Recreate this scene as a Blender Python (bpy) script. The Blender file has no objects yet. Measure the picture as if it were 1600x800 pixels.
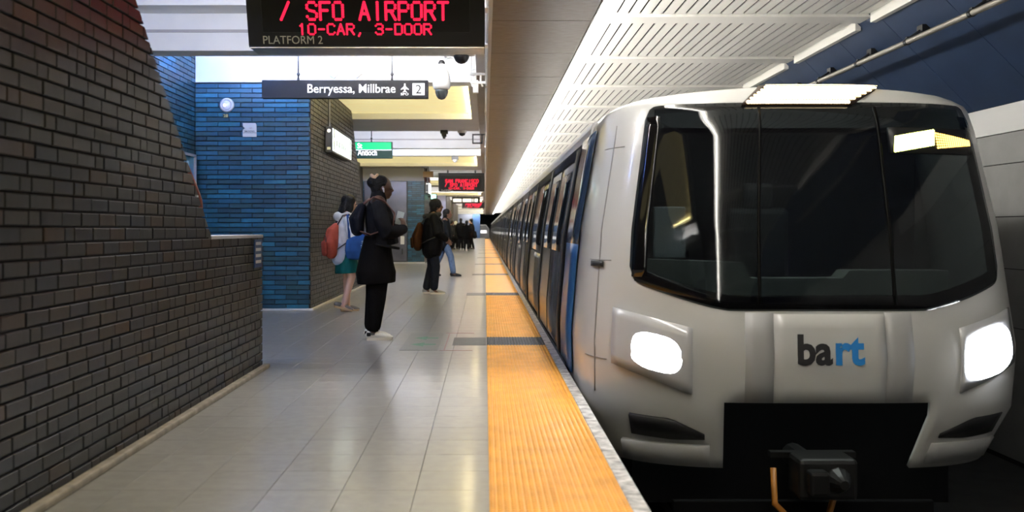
import bpy, bmesh, math, random
from mathutils import Vector, Matrix
random.seed(7)
S = bpy.context.scene
COL = S.collection
# ---------------------------------------------------------------- camera
cam_d = bpy.data.cameras.new('camera')
cam = bpy.data.objects.new('camera', cam_d); COL.objects.link(cam)
CZ = 1.17
cam.location = (0, 0, CZ); cam.rotation_euler = (math.radians(90), 0, 0)
F = 1450.0; VX, VY = 757.5, 359.0
cam_d.sensor_width = 36; cam_d.lens = F / 1600 * 36
cam_d.shift_x = (800 - VX) / 1600; cam_d.shift_y = -(400 - VY) / 1600
cam_d.clip_start = 0.05; cam_d.clip_end = 400
cam_d.dof.use_dof = True; cam_d.dof.focus_distance = 10.5; cam_d.dof.aperture_fstop = 2.4
S.camera = cam
# ---------------------------------------------------------------- world, exposure
W = bpy.data.worlds.new('world'); S.world = W; W.use_nodes = True
W.node_tree.nodes['Background'].inputs[0].default_value = (0.9, 0.95, 1, 1)
W.node_tree.nodes['Background'].inputs[1].default_value = 0.015
S.view_settings.view_transform = 'Standard'; S.view_settings.look = 'None'
S.view_settings.gamma = 1; S.view_settings.exposure = 1.0
S.view_settings.use_curve_mapping = False
TUBE = 215.0      # strength of the white fluorescent tubes
WARM = 50.0       # warm coffer tubes
BLUE = 120.0      # blue white stair lights
TROUGH = 20.0     # platform edge light trough
# ---------------------------------------------------------------- helpers
def mat(name, col, rough=.5, metal=0, emit=None, estr=0, noise=0, nscale=8, bump=0, spec=.5, coat=0, stretch=None, rnoise=0):
    m = bpy.data.materials.new(name); m.use_nodes = True
    nt = m.node_tree; b = nt.nodes['Principled BSDF']
    b.inputs['Base Color'].default_value = (*col, 1)
    b.inputs['Roughness'].default_value = rough; b.inputs['Metallic'].default_value = metal
    b.inputs['Specular IOR Level'].default_value = spec
    if coat: b.inputs['Coat Weight'].default_value = coat; b.inputs['Coat Roughness'].default_value = .1
    if emit: b.inputs['Emission Color'].default_value = (*emit, 1); b.inputs['Emission Strength'].default_value = estr
    if noise or bump or rnoise:
        tc = nt.nodes.new('ShaderNodeTexCoord'); mp = nt.nodes.new('ShaderNodeMapping'); n = nt.nodes.new('ShaderNodeTexNoise')
        n.inputs['Scale'].default_value = nscale; n.inputs['Detail'].default_value = 5
        if stretch: mp.inputs['Scale'].default_value = stretch
        g = nt.nodes.new('ShaderNodeNewGeometry')
        nt.links.new(g.outputs['Position'], mp.inputs[0]); nt.links.new(mp.outputs[0], n.inputs['Vector'])
        if noise:
            r = nt.nodes.new('ShaderNodeMapRange'); r.inputs[1].default_value = .3; r.inputs[2].default_value = .7
            r.inputs[3].default_value = 1 - noise; r.inputs[4].default_value = 1 + noise
            mx = nt.nodes.new('ShaderNodeVectorMath'); mx.operation = 'SCALE'; mx.inputs[0].default_value = col
            nt.links.new(n.outputs[0], r.inputs[0]); nt.links.new(r.outputs[0], mx.inputs['Scale']); nt.links.new(mx.outputs[0], b.inputs['Base Color'])
        if rnoise:
            r2 = nt.nodes.new('ShaderNodeMapRange'); r2.inputs[1].default_value = .3; r2.inputs[2].default_value = .7
            r2.inputs[3].default_value = max(.02, rough - rnoise); r2.inputs[4].default_value = rough + rnoise
            nt.links.new(n.outputs[0], r2.inputs[0]); nt.links.new(r2.outputs[0], b.inputs['Roughness'])
        if bump:
            bp = nt.nodes.new('ShaderNodeBump'); bp.inputs['Strength'].default_value = bump; bp.inputs['Distance'].default_value = .02
            nt.links.new(n.outputs[0], bp.inputs['Height']); nt.links.new(bp.outputs[0], b.inputs['Normal'])
    return m
def brick_mat(name, ramp, rough, coat=0, bump=.12):
    """colour picked per object and per mesh island"""
    m = bpy.data.materials.new(name); m.use_nodes = True; nt = m.node_tree; b = nt.nodes['Principled BSDF']
    oi = nt.nodes.new('ShaderNodeObjectInfo'); g = nt.nodes.new('ShaderNodeNewGeometry')
    ad = nt.nodes.new('ShaderNodeMath'); ad.operation = 'ADD'; fr = nt.nodes.new('ShaderNodeMath'); fr.operation = 'FRACT'
    cr = nt.nodes.new('ShaderNodeValToRGB'); e = cr.color_ramp; e.interpolation = 'CONSTANT'
    nt.links.new(oi.outputs['Random'], ad.inputs[0]); nt.links.new(g.outputs['Random Per Island'], ad.inputs[1])
    nt.links.new(ad.outputs[0], fr.inputs[0]); nt.links.new(fr.outputs[0], cr.inputs[0])
    k = len(ramp)
    for i, c in enumerate(ramp):
        el = e.elements[i] if i < 2 else e.elements.new(i / k)
        el.position = i / k; el.color = (*c, 1)
    n = nt.nodes.new('ShaderNodeTexNoise'); n.inputs['Scale'].default_value = 14; n.inputs['Detail'].default_value = 4
    nt.links.new(g.outputs['Position'], n.inputs['Vector'])
    r = nt.nodes.new('ShaderNodeMapRange'); r.inputs[3].default_value = .72; r.inputs[4].default_value = 1.28
    mx = nt.nodes.new('ShaderNodeVectorMath'); mx.operation = 'SCALE'
    nt.links.new(n.outputs[0], r.inputs[0]); nt.links.new(cr.outputs[0], mx.inputs[0]); nt.links.new(r.outputs[0], mx.inputs['Scale'])
    nt.links.new(mx.outputs[0], b.inputs['Base Color'])
    bp = nt.nodes.new('ShaderNodeBump'); bp.inputs['Strength'].default_value = bump; bp.inputs['Distance'].default_value = .01
    nt.links.new(n.outputs[0], bp.inputs['Height'])
    if bump: nt.links.new(bp.outputs[0], b.inputs['Normal'])
    b.inputs['Roughness'].default_value = rough
    if coat: b.inputs['Coat Weight'].default_value = coat; b.inputs['Coat Roughness'].default_value = .14
    return m
def link(o, parent=None):
    COL.objects.link(o)
    if parent: o.parent = parent
    return o
def mesh_of(bm, name, m, smooth=False):
    me = bpy.data.meshes.new(name); bm.to_mesh(me); bm.free()
    for x in (m if isinstance(m, (list, tuple)) else [m]): me.materials.append(x)
    if smooth:
        me.polygons.foreach_set('use_smooth', [True] * len(me.polygons)); me.update()
    return me
def obj(name, bm, m, parent=None, smooth=False, loc=None, rot=None, label=None):
    o = bpy.data.objects.new(name, mesh_of(bm, name, m, smooth))
    if loc: o.location = loc
    if rot: o.rotation_euler = rot
    if label: o['label'] = label
    return link(o, parent)
def thing(name, label, cat, loc=(0, 0, 0), rz=0, group=None):
    o = bpy.data.objects.new(name, None); link(o); o.location = loc; o.rotation_euler = (0, 0, rz); o.empty_display_size = .1
    return tag(o, label, cat, group)
def tag(o, label, cat, group=None):
    o['label'] = label; o['category'] = cat
    if group: o['group'] = group
    return o
def struct(o, label=None):
    o['kind'] = 'structure'
    if label: o['label'] = label
    return o
def stuff(o): o['kind'] = 'stuff'; return o
def copy_tree(o, parent=None):
    c = o.copy(); COL.objects.link(c)
    if parent: c.parent = parent
    for ch in list(o.children): copy_tree(ch, c)
    return c
def box(bm, x0, x1, y0, y1, z0, z1, bev=0):
    vs = [bm.verts.new(p) for p in ((x0,y0,z0),(x1,y0,z0),(x1,y1,z0),(x0,y1,z0),(x0,y0,z1),(x1,y0,z1),(x1,y1,z1),(x0,y1,z1))]
    fs = [bm.faces.new([vs[i] for i in f]) for f in ((3,2,1,0),(4,5,6,7),(0,1,5,4),(1,2,6,5),(2,3,7,6),(3,0,4,7))]
    if bev:
        es = list({e for f in fs for e in f.edges})
        bmesh.ops.bevel(bm, geom=es, offset=bev, segments=2, affect='EDGES', profile=.5)
    return bm
def B(x0, x1, y0, y1, z0, z1, bev=0): return box(bmesh.new(), x0, x1, y0, y1, z0, z1, bev)
def ring_pts(c, t, side, a, b, n):
    t = t.normalized(); s = side - t * side.dot(t)
    if s.length < 1e-4: s = Vector((1, 0, 0)) - t * t.x
    s.normalize(); o = t.cross(s)
    return [c + s * (a * math.cos(2 * math.pi * i / n)) + o * (b * math.sin(2 * math.pi * i / n)) for i in range(n)]
def tube(bm, pts, r, n=10, side=(0, 1, 0), cap=True, rnd=False):
    """pts: points; r: number or list of numbers or (a,b)"""
    P = [Vector(p) for p in pts]; k = len(P); side = Vector(side)
    R = r if isinstance(r, list) else [r] * k
    R = [q if isinstance(q, tuple) else (q, q) for q in R]
    rows = []
    T = [(P[min(i + 1, k - 1)] - P[max(i - 1, 0)]) for i in range(k)]
    seq = []
    if rnd:
        m = min(R[0]); tt = T[0].normalized()
        for f, sc in ((.95, .3), (.8, .6), (.45, .89)): seq.append((P[0] - tt * m * f, T[0], (R[0][0] * sc, R[0][1] * sc)))
    seq += [(P[i], T[i], R[i]) for i in range(k)]
    if rnd:
        m = min(R[-1]); tt = T[-1].normalized()
        for f, sc in ((.45, .89), (.8, .6), (.95, .3)): seq.append((P[-1] + tt * m * f, T[-1], (R[-1][0] * sc, R[-1][1] * sc)))
    for c, t, (a, b) in seq: rows.append([bm.verts.new(q) for q in ring_pts(c, t, side, a, b, n)])
    for i in range(len(rows) - 1):
        for j in range(n): bm.faces.new((rows[i][j], rows[i][(j + 1) % n], rows[i + 1][(j + 1) % n], rows[i + 1][j]))
    if cap:
        bm.faces.new(list(reversed(rows[0]))); bm.faces.new(rows[-1])
    return bm
def T_(pts, r, n=10, **k): return tube(bmesh.new(), pts, r, n, **k)
def ell(bm, c, r, rot=None, u=16, v=10):
    M = Matrix.Translation(Vector(c)) @ (rot.to_4x4() if rot else Matrix.Identity(4)) @ Matrix.Diagonal((*r, 1))
    bmesh.ops.create_uvsphere(bm, u_segments=u, v_segments=v, radius=1, matrix=M); return bm
def lathe(bm, prof, n=20, c=(0, 0, 0)):
    rows = [[bm.verts.new((c[0] + r * math.cos(2 * math.pi * i / n), c[1] + r * math.sin(2 * math.pi * i / n), c[2] + z)) for i in range(n)] for r, z in prof]
    for i in range(len(rows) - 1):
        for j in range(n): bm.faces.new((rows[i][j], rows[i][(j + 1) % n], rows[i + 1][(j + 1) % n], rows[i + 1][j]))
    bm.faces.new(list(reversed(rows[0]))); bm.faces.new(rows[-1]); return bm
def prism(bm, poly, y0, y1):
    """poly in x,z extruded along y"""
    a = [bm.verts.new((x, y0, z)) for x, z in poly]; b = [bm.verts.new((x, y1, z)) for x, z in poly]; n = len(poly)
    bm.faces.new(a); bm.faces.new(list(reversed(b)))
    for i in range(n): bm.faces.new((a[i], b[i], b[(i + 1) % n], a[(i + 1) % n]))
    bmesh.ops.recalc_face_normals(bm, faces=bm.faces[:]); return bm
def text_obj(name, s, w, h, m, parent, loc, rot, depth=.004, bold=0, align='LEFT'):
    """flat lettering scaled to width w and height h, lower left corner at loc"""
    cu = bpy.data.curves.new('t', 'FONT'); cu.body = s; cu.extrude = .01; cu.offset = bold; cu.resolution_u = 3
    o = bpy.data.objects.new('t', cu); COL.objects.link(o)
    dg = bpy.context.evaluated_depsgraph_get(); me = bpy.data.meshes.new_from_object(o.evaluated_get(dg))
    COL.objects.unlink(o); bpy.data.objects.remove(o); bpy.data.curves.remove(cu)
    xs = [v.co.x for v in me.vertices]; ys = [v.co.y for v in me.vertices]
    x0, x1, y0, y1 = min(xs), max(xs), min(ys), max(ys)
    for v in me.vertices: v.co = ((v.co.x - x0) / (x1 - x0) * w, (v.co.y - y0) / (y1 - y0) * h, v.co.z / .02 * depth)
    me.materials.clear(); me.materials.append(m); me.name = name
    t = bpy.data.objects.new(name, me); t.location = loc; t.rotation_euler = rot
    return link(t, parent)
UPR = (math.radians(90), 0, 0)       # text upright, facing -Y
# ---------------------------------------------------------------- materials
M = {}
M['mortar'] = mat('mortar', (.008, .008, .009), .9)
M['dark_brick'] = brick_mat('dark_brick', [(.0085,.0092,.0112),(.011,.0105,.0108),(.0075,.0092,.0145),(.0128,.0114,.0102),(.0096,.0104,.0118),(.022,.0125,.0072),(.0085,.0095,.013),(.0155,.0148,.0142),(.0062,.0088,.0155),(.0105,.0108,.0112)], .42, .0)
M['blue_brick'] = brick_mat('blue_brick', [(.002,.044,.082),(.003,.058,.108),(.002,.036,.066),(.004,.082,.15),(.003,.048,.086),(.002,.030,.056),(.0035,.068,.125),(.008,.1,.175),(.006,.044,.066)], .4, .0)
M['white_paint'] = mat('white_paint', (.8, .8, .79), .55, noise=.05, nscale=2)
M['grey_paint'] = mat('grey_paint', (.42, .4, .4), .5, noise=.06, nscale=2)
M['pale_bulkhead'] = mat('pale_bulkhead', (.2, .2, .235), .5)
M['coffer'] = mat('coffer_painted_glow', (.8, .72, .4), .6, emit=(1, .86, .42), estr=.3, noise=.12, nscale=3, stretch=(1, 3, 1))  # coffer ceiling is no lamp; its lit yellow look is added as emission
M['tile'] = brick_mat('terrazzo_tile', [(.245,.238,.222),(.256,.248,.233),(.25,.242,.226),(.262,.254,.24)], .3, .5, 0)
M['grout'] = mat('floor_grout', (.2, .19, .178), .5)
M['curb'] = mat('worn_curb', (.42, .41, .4), .75, noise=.55, nscale=14, bump=.3)
M['yellow'] = mat('tactile_yellow', (.78, .36, .04), .5, noise=.12, nscale=5)
M['black_tile'] = mat('tactile_black', (.05, .052, .056), .55, noise=.25, nscale=18)
M['concrete'] = mat('dark_concrete', (.018, .018, .018), .9, noise=.3, nscale=4)
M['bronze'] = mat('bronze_soffit_metal', (.06, .038, .019), .38, 0, spec=.22, noise=.25, nscale=9, stretch=(1, 14, 1), rnoise=.1)
M['slat'] = mat('cream_slat', (.78, .76, .71), .5)
M['void'] = mat('ceiling_void', (.01, .01, .01), .9)
M['haunch'] = mat('blue_painted_panel', (.016, .035, .085), .55, noise=.12, nscale=3)
M['wallpanel'] = mat('grey_wall_panel', (.17, .17, .17), .5, noise=.1, nscale=3)
M['pipe'] = mat('grey_pipe', (.3, .28, .25), .4, .5)
M['black_metal'] = mat('black_metal', (.02, .02, .022), .4, .3)
M['black_plastic'] = mat('black_plastic', (.008, .008, .009), .35)
M['sign_black'] = mat('sign_black', (.012, .012, .014), .5, spec=.15)
M['panel_white'] = mat('white_wall_panel', (.5, .5, .5), .5)
M['white_plastic'] = mat('white_plastic', (.6, .6, .59), .35)
M['steel'] = mat('brushed_steel', (.5, .5, .5), .3, .9, noise=.15, nscale=20, stretch=(1, 1, 14))
M['tube'] = mat('fluorescent_tube', (.9, .9, .9), .4, emit=(1, .97, .93), estr=TUBE)
M['tube_soft'] = mat('soft_tube', (.9, .9, .9), .4, emit=(1, .97, .93), estr=TUBE)
M['tube_blue_soft'] = mat('soft_blue_tube', (.8, .8, 1), .4, emit=(.24, .42, 1), estr=BLUE * 1.25)
M['tube_warm'] = mat('warm_tube', (.9, .85, .6), .4, emit=(1, .84, .42), estr=WARM * .9)
M['tube_warm_side'] = mat('warm_side_tube', (.9, .85, .6), .4, emit=(1, .86, .5), estr=WARM * .28)
M['tube_blue'] = mat('blue_white_tube', (.8, .8, 1), .4, emit=(.2, .37, 1), estr=BLUE)
M['trough'] = mat('trough_diffuser', (.9, .9, .9), .4, emit=(1, .97, .9), estr=TROUGH)
M['led'] = mat('red_led', (.3, 0, .02), .4, emit=(1, .012, .05), estr=.95)
M['sign_white'] = mat('sign_white', (.9, .9, .9), .4, emit=(1, 1, 1), estr=.4)
M['dim_letter'] = mat('grey_lettering', (.55, .55, .45), .5)
# ================================================================ SETTING
# ---- floor
PX0, PX1 = -4.2, .02
floor = struct(obj('floor', B(-7, PX1, -9, 132, -.5, -.006), M['grout']))
TS = .33
def tile_mesh(w, h, t=.012, g=.0013, ch=.0008):
    bm = bmesh.new(); a, b = w / 2 - g, h / 2 - g
    lo = [bm.verts.new((x, y, -t)) for x, y in ((-a,-b),(a,-b),(a,b),(-a,b))]
    hi = [bm.verts.new((x, y, -ch)) for x, y in ((-a,-b),(a,-b),(a,b),(-a,b))]
    tp = [bm.verts.new((x, y, 0)) for x, y in ((-a+ch,-b+ch),(a-ch,-b+ch),(a-ch,b-ch),(-a+ch,b-ch))]
    for A, C in ((lo, hi), (hi, tp)):
        for i in range(4): bm.faces.new((A[i], A[(i+1)%4], C[(i+1)%4], C[i]))
    bm.faces.new(tp); return bm
tm = mesh_of(tile_mesh(TS, TS), 'floor_tile', M['tile'])
cand = []; rest = []
for j in range(-8, 330):
    y = 1.2 + (j + .5) * TS
    for i in range(13):
        x = PX1 - (i + .5) * TS
        if x < -4.2: continue
        px = VX + F * x / y if y > .5 else -1; py = VY + F * CZ / y if y > .5 else 9999
        hid = (x < -1.9 and y < 7.95) or (x < -2.55 and y > 13.3)
        if px > -60 and py < 850 and not hid and len(cand) < 300 and (px > 400 or y < 8): cand.append((x, y))
        elif not (x < -2.55 and y > 13.6) and not (x < -1.95 and y < 7.6): rest.append((x, y))
for x, y in cand:
    o = bpy.data.objects.new('floor_tile', tm); o.location = (x, y, 0); link(o, floor)
bm = bmesh.new()
for x, y in rest:
    h = TS / 2 - .0022
    bm.faces.new([bm.verts.new((x + sx * h, y + sy * h, 0)) for sx, sy in ((-1,-1),(1,-1),(1,1),(-1,1))])
stuff(obj('floor_tiles', bm, M['tile'], floor))
# ---- tactile strip: yellow and black ribbed tiles with truncated domes
def tact_mesh(w, h, pitch, m, domes=True, n=8):
    bm = bmesh.new(); box(bm, 0, w, .0015, h - .0015, -.02, .002)
    nx = int(w / pitch); ny = int(h / pitch)
    if domes:
        for i in range(nx):
            for j in range(ny):
                cx, cy = (i + .5) * w / nx, (j + .5) * h / ny
                r0, r1 = pitch * .46, pitch * .27
                lo = [bm.verts.new((cx + r0*math.cos(k*2*math.pi/n), cy + r0*math.sin(k*2*math.pi/n), .002)) for k in range(n)]
                hi = [bm.verts.new((cx + r1*math.cos(k*2*math.pi/n), cy + r1*math.sin(k*2*math.pi/n), .0075)) for k in range(n)]
                for k in range(n): bm.faces.new((lo[k], lo[(k+1)%n], hi[(k+1)%n], hi[k]))
                bm.faces.new(hi)
    else:
        for i in range(nx):
            cx = (i + .5) * w / nx; box(bm, cx - pitch*.3, cx + pitch*.3, .0015, h - .0015, .0, .007)
    return mesh_of(bm, 'tactile_tile', m)
TW = .595
blacks = [2.0, 9.38, 16.5, 23.9, 31.2, 38.5, 45.8, 53.1, 60.4, 67.7, 75.0, 82.3, 89.6, 96.9, 104.2, 111.5, 118.8]
BH = .70
near_y = {}
y = blacks[0]; edges = []
for b0, b1 in zip(blacks, blacks[1:]):
    edges.append((b0, b0 + BH, True)); L = b1 - b0 - BH; n = 6
    for k in range(n): edges.append((b0 + BH + L*k/n, b0 + BH + L*(k+1)/n, False))
cache = {}
for y0, y1, blk in edges:
    h = round(y1 - y0, 3); near = y0 < 17
    key = (h, blk, near)
    if key not in cache: cache[key] = tact_mesh(TW, h, .0297, M['black_tile'] if blk else M['yellow'], near)
    o = bpy.data.objects.new('tactile_tile', cache[key]); o.location = (PX1, y0, 0); link(o, floor)
    o['label'] = 'black tactile tile' if blk else 'yellow tactile tile with rows of domes'
    if blk and y0 > 5:      # smooth black band on the tiles beside it
        bb = obj('floor_band', B(-.33, PX1 - .008, y0 + .02, y1 - .02, -.001, .0015), M['black_tile'], floor)
        bb['label'] = 'flat black band beside the tactile strip'
for k in range(60):
    y0 = 2 + k * 2.1
    obj('curb_stone', B(PX1 + TW + .002, .69, y0, y0 + 2.094, -.12, .004, .004), M['curb'], floor)
struct(obj('wall_platform_edge', B(PX1 - .1, .66, -9, 132, -1.15, -.12), M['concrete']))
struct(obj('floor', B(.6, 5.4, -9, 140, -1.4, -1.15), M['concrete'])).name = 'floor_trackbed'
# floor decal
mt = struct(obj('floor_marking', B(-.83, -.46, 9.0, 10.5, -.001, .002), mat('decal_grey', (.085, .09, .085), .35, noise=.1, nscale=12), None)); mt.parent = floor; del mt['kind']
mt['label'] = 'grey boarding decal with a green double arrow'
bm = bmesh.new(); gm = mat('decal_green', (.05, .2, .12), .5, noise=.3, nscale=20)
for yc in (9.45, 10.0):
    v = [(-.76, yc), (-.62, yc - .16), (-.62, yc - .05), (-.5, yc - .05), (-.5, yc + .05), (-.62, yc + .05), (-.62, yc + .16)]
    bm.faces.new([bm.verts.new((p[0], p[1], .0032)) for p in v])
o = obj('green_arrows', bm, gm, mt)
bm = bmesh.new()
for y0 in (8.98, 10.48): box(bm, -.44, -.12, y0, y0 + .02, -.001, .002)
box(bm, -.40, -.39, 9.0, 10.5, -.001, .002)
obj('pencil_lines', bm, mat('marking_red', (.25, .12, .12), .5), floor, label='thin faded red layout lines')
# ---- brick walls
CP = .0696
def brick_mesh(L, m, H=CP - .011, D=.03, ch=.003, gap=.008):
    bm = bmesh.new(); a = L / 2 - gap / 2; h = H / 2
    bk = [bm.verts.new((x, D, z)) for x, z in ((-a,-h),(a,-h),(a,h),(-a,h))]
    md = [bm.verts.new((x, ch, z)) for x, z in ((-a,-h),(a,-h),(a,h),(-a,h))]
    fr = [bm.verts.new((x, 0, z)) for x, z in ((-a+ch,-h+ch),(a-ch,-h+ch),(a-ch,h-ch),(-a+ch,h-ch))]
    for A, C in ((bk, md), (md, fr)):
        for i in range(4): bm.faces.new((A[i], A[(i+1)%4], C[(i+1)%4], C[i]))
    bm.faces.new(fr); return mesh_of(bm, 'brick', m)
def lay(u0, u1, z0, rows, L, jitter=0):
    """bricks as (u centre, z centre, length)"""
    out = []
    for r in range(rows):
        u = u0 - (L / 2 if r % 2 else 0) - (random.random() * L if jitter else 0)
        while u < u1 - .01:
            l = L * (random.choice((1, 1, 1, 1.0, .5)) if jitter else 1)
            a, b = max(u, u0), min(u + l, u1)
            if b - a > .02: out.append(((a + b) / 2, z0 + (r + .5) * CP, b - a))
            u += l
    return out
bcache = {}
def bricks(parent, fn, lst, m, rotz, limit, keep=lambda u, z, l: True, rank=None, clip=None, faroff=0):
    """fn(u,z)->world point of the brick face; first `limit` ranked bricks are objects, the rest one part"""
    R = Matrix.Rotation(rotz, 4, 'Z'); rest = bmesh.new(); nrest = 0
    vis = [b for b in lst if keep(*b)]
    if rank: vis.sort(key=rank)
    chosen = set(map(id, vis[:limit]))
    for b in lst:
        u, z, l = b
        key = (round(l, 2), m.name)
        if key not in bcache: bcache[key] = brick_mesh(round(l, 2), m)
        p = Vector(fn(u, z)) + (R @ Vector((0, random.uniform(-.002, .002), 0)))
        cut = clip and clip(u, z, l)
        if cut == 'out': continue
        if cut is None or cut is False: me = bcache[key]; bmx = None
        else:
            bmx = bmesh.new(); bmx.from_mesh(bcache[key]); bmx.transform(Matrix.Translation(p) @ R)
            bmesh.ops.bisect_plane(bmx, geom=bmx.verts[:] + bmx.edges[:] + bmx.faces[:], plane_co=cut[0], plane_no=cut[1], clear_outer=True)
            bmesh.ops.holes_fill(bmx, edges=bmx.edges[:])
            if len(bmx.faces) < 3: bmx.free(); continue
        if id(b) in chosen:
            if bmx is None:
                o = bpy.data.objects.new('brick', me); o.location = p; o.rotation_euler = (0, 0, rotz); link(o, parent)
            else:
                bmx.transform(Matrix.Translation(-p)); o = obj('brick', bmx, m, parent, loc=p)
        else:
            nrest += 1
            if bmx is None:
                bmx = bmesh.new(); bmx.from_mesh(me); bmx.transform(Matrix.Translation(p) @ R)
            tmp = bpy.data.meshes.new('x'); bmx.to_mesh(tmp); bmx.free(); rest.from_mesh(tmp); bpy.data.meshes.remove(tmp)
    if nrest: stuff(obj('bricks', rest, m, parent))
    else: rest.free()
# left wall with a sloping shoulder
LX = -1.88; SY0, SZ0, SLOPE = 6.38, 1.125, .93; LEND = 7.85
prof = [(-8, 0), (LEND, 0), (LEND, SZ0 - .02), (SY0, SZ0 - .02), (SY0 - 2.7 / SLOPE, SZ0 + 2.7 - .02), (-8, SZ0 + 2.7 - .02)]
bm = bmesh.new()
prism(bm, prof, 0, .27)
bm.transform(Matrix.Translation((LX - .015, 0, 0)) @ Matrix(((0,-1,0,0),(1,0,0,0),(0,0,1,0),(0,0,0,1))))
bmesh.ops.recalc_face_normals(bm, faces=bm.faces[:])
wall_left = struct(obj('wall_left', bm, M['mortar']), 'dark brick stair wall with a sloping shoulder')
bs = lay(-2.0, LEND + .003, .0, 55, .2, 1)
bs = [b for b in bs if b[1] < SZ0 - .01 or b[1] < SZ0 + SLOPE * (SY0 - (b[0] - b[2] / 2)) + .05]
pn = Vector((0, SLOPE, 1)).normalized(); pc = Vector((LX, SY0, SZ0))
def lclip(u, z, l):
    hi = SLOPE * (u + l/2 - SY0) + (z + CP/2 - SZ0); lo = SLOPE * (u - l/2 - SY0) + (z - CP/2 - SZ0)
    if z < SZ0 - CP * .4: return None
    if lo > 0: return 'out'
    return (pc, pn) if hi > 0 else None
def lkeep(u, z, l):
    if u < 3.5: return False
    px = VX + F * LX / u; py = VY - F * (z - CZ) / u
    return px > -20 and -20 < py < 820
bricks(wall_left, lambda u, z: (LX, u, z), bs, M['dark_brick'], math.radians(90), 300, lkeep, lambda b: b[0], lclip)
eb = lay(-2.15, LX - .0, 0, 16, .2)     # bricks on the end of the low wall
bricks(wall_left, lambda u, z: (u, LEND + .014, z), eb, M['dark_brick'], math.radians(180), 40)
obj('coping', B(LX - .28, LX + .004, SY0 - .01, LEND + .012, SZ0 - .022, SZ0 + .004, .004), mat('coping_grey', (.3, .3, .31), .45), wall_left, label='thin grey coping on the low wall')
struct(obj('baseboard_left', B(LX - .002, LX + .055, -3, LEND + .05, -.004, .035, .012), mat('concrete_cove', (.22, .19, .15), .7, noise=.3, nscale=12)))
# small blue plaque at the end of the low wall
t = thing('wall_plaque', 'small blue plaque with white lines at end of low brick wall', 'plaque', (LX + .002, 7.66, .86))
obj('plate', B(0, .01, -.12, .12, 0, .23, .002), mat('plaque_blue', (.02, .07, .2), .4), t)
bm = bmesh.new()
for k in range(4): box(bm, .0095, .012, -.09, .08, .035 + k * .05, .06 + k * .05)
obj('white_lines', bm, M['white_plastic'], t)
# stair enclosure: blue end, dark battered side
EX, EY = -2.53, 13.46
prof = [(EY, 0), (23, 0), (23, 1.1), (19.72, 1.1), (17.44, 3.62), (17.44, 3.76), (EY, 3.76)]
bm = bmesh.new(); prism(bm, prof, 0, 1.9)
bm.transform(Matrix.Translation((EX - .015, .015, 0)) @ Matrix(((0,-1,0,0),(1,0,0,0),(0,0,1,0),(0,0,0,1))))
bmesh.ops.recalc_face_normals(bm, faces=bm.faces[:])
enc = struct(obj('wall_stair', bm, M['mortar']), 'stair enclosure with a blue brick end and a dark brick side')
bl = lay(-4.2, EX - .002, .02, 47, .33)
bricks(enc, lambda u, z: (u, EY, z), bl, M['blue_brick'], 0, 300)
ds = lay(EY + .02, 22.9, .0, 54, .2, 1)
pn2 = Vector((0, 2.52 / 2.28, 1)).normalized(); pc2 = Vector((EX, 19.72, 1.1))
def eclip(u, z, l):
    if z < 1.1: return None
    k = 2.52 / 2.28
    hi = k * (u + l/2 - 19.72) + (z + CP/2 - 1.1); lo = k * (u - l/2 - 19.72) + (z - CP/2 - 1.1)
    if lo > 0: return 'out'
    return (pc2, pn2) if hi > 0 else None
bricks(enc, lambda u, z: (EX, u, z), ds, M['dark_brick'], math.radians(90), 0, clip=eclip)
struct(obj('baseboard_stair', B(EX - .002, EX + .05, EY, 23, -.004, .03, .01), mat('pale_cove', (.4, .37, .32), .7)))
struct(obj('baseboard_stair_end', B(-4.2, EX + .05, EY - .05, EY + .001, -.004, .03, .01), mat('white_cove', (.6, .58, .58), .6)))
# far left blue return wall
wl2 = struct(obj('wall_left_far', B(-4.5, -4.215, -9, EY + .1, 0, 4.2), M['mortar']), 'blue brick wall beyond the stairs')
rl = lay(8.5, EY, .02, 60, .33)
bricks(wl2, lambda u, z: (-4.2, u, z), rl, M['blue_brick'], math.radians(90), 300, lambda u, z, l: u > 10.6 and z > 1.2, lambda b: -b[0])
struct(obj('wall_left_beyond', B(-4.5, -4.2, 23, 132, 0, 4.2), mat('dim_wall', (.05, .052, .06), .6)))
# elevator enclosure
VYD = 32.0
bm = B(-4.2, -2.095, VYD + .015, 35.3, 0, 3.76)
ew = struct(obj('wall_elevator', bm, M['mortar']), 'blue brick elevator enclosure')
bx = lay(-2.66, -2.08, .02, 41, .3); bricks(ew, lambda u, z: (u, VYD, z), bx, M['blue_brick'], 0, 0)
bx = lay(-4.2, -4.16, .02, 41, .3); bricks(ew, lambda u, z: (u, VYD, z), bx, M['blue_brick'], 0, 0)
bx = lay(VYD + .02, 35.3, .02, 53, .25); bricks(ew, lambda u, z: (-2.08, u, z), bx, M['dark_brick'], math.radians(90), 0)
obj('bulkhead', B(-4.2, -2.09, VYD - .06, VYD + .02, 2.85, 3.76), M['pale_bulkhead'], ew, label='pale grey bulkhead above the elevator')
struct(obj('baseboard_elevator', B(-4.2, -2.06, VYD - .05, VYD, 0, .06), mat('grey_cove', (.4, .4, .4), .6)))
dm = mat('elevator_metal', (.085, .085, .1), .35, .6, noise=.15, nscale=4)
d1 = struct(obj('door_1', B(-4.16, -2.67, VYD - .03, VYD + .02, .06, 2.85), M['black_metal']), 'grey metal elevator front')
for x0, x1, z0, z1 in ((-4.14, -2.69, 1.48, 2.83), (-4.14, -3.26, .1, 1.45), (-3.22, -2.69, .1, 1.45)):
    obj('panel', B(x0, x1, VYD - .05, VYD - .02, z0, z1, .008), dm, d1)
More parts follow.
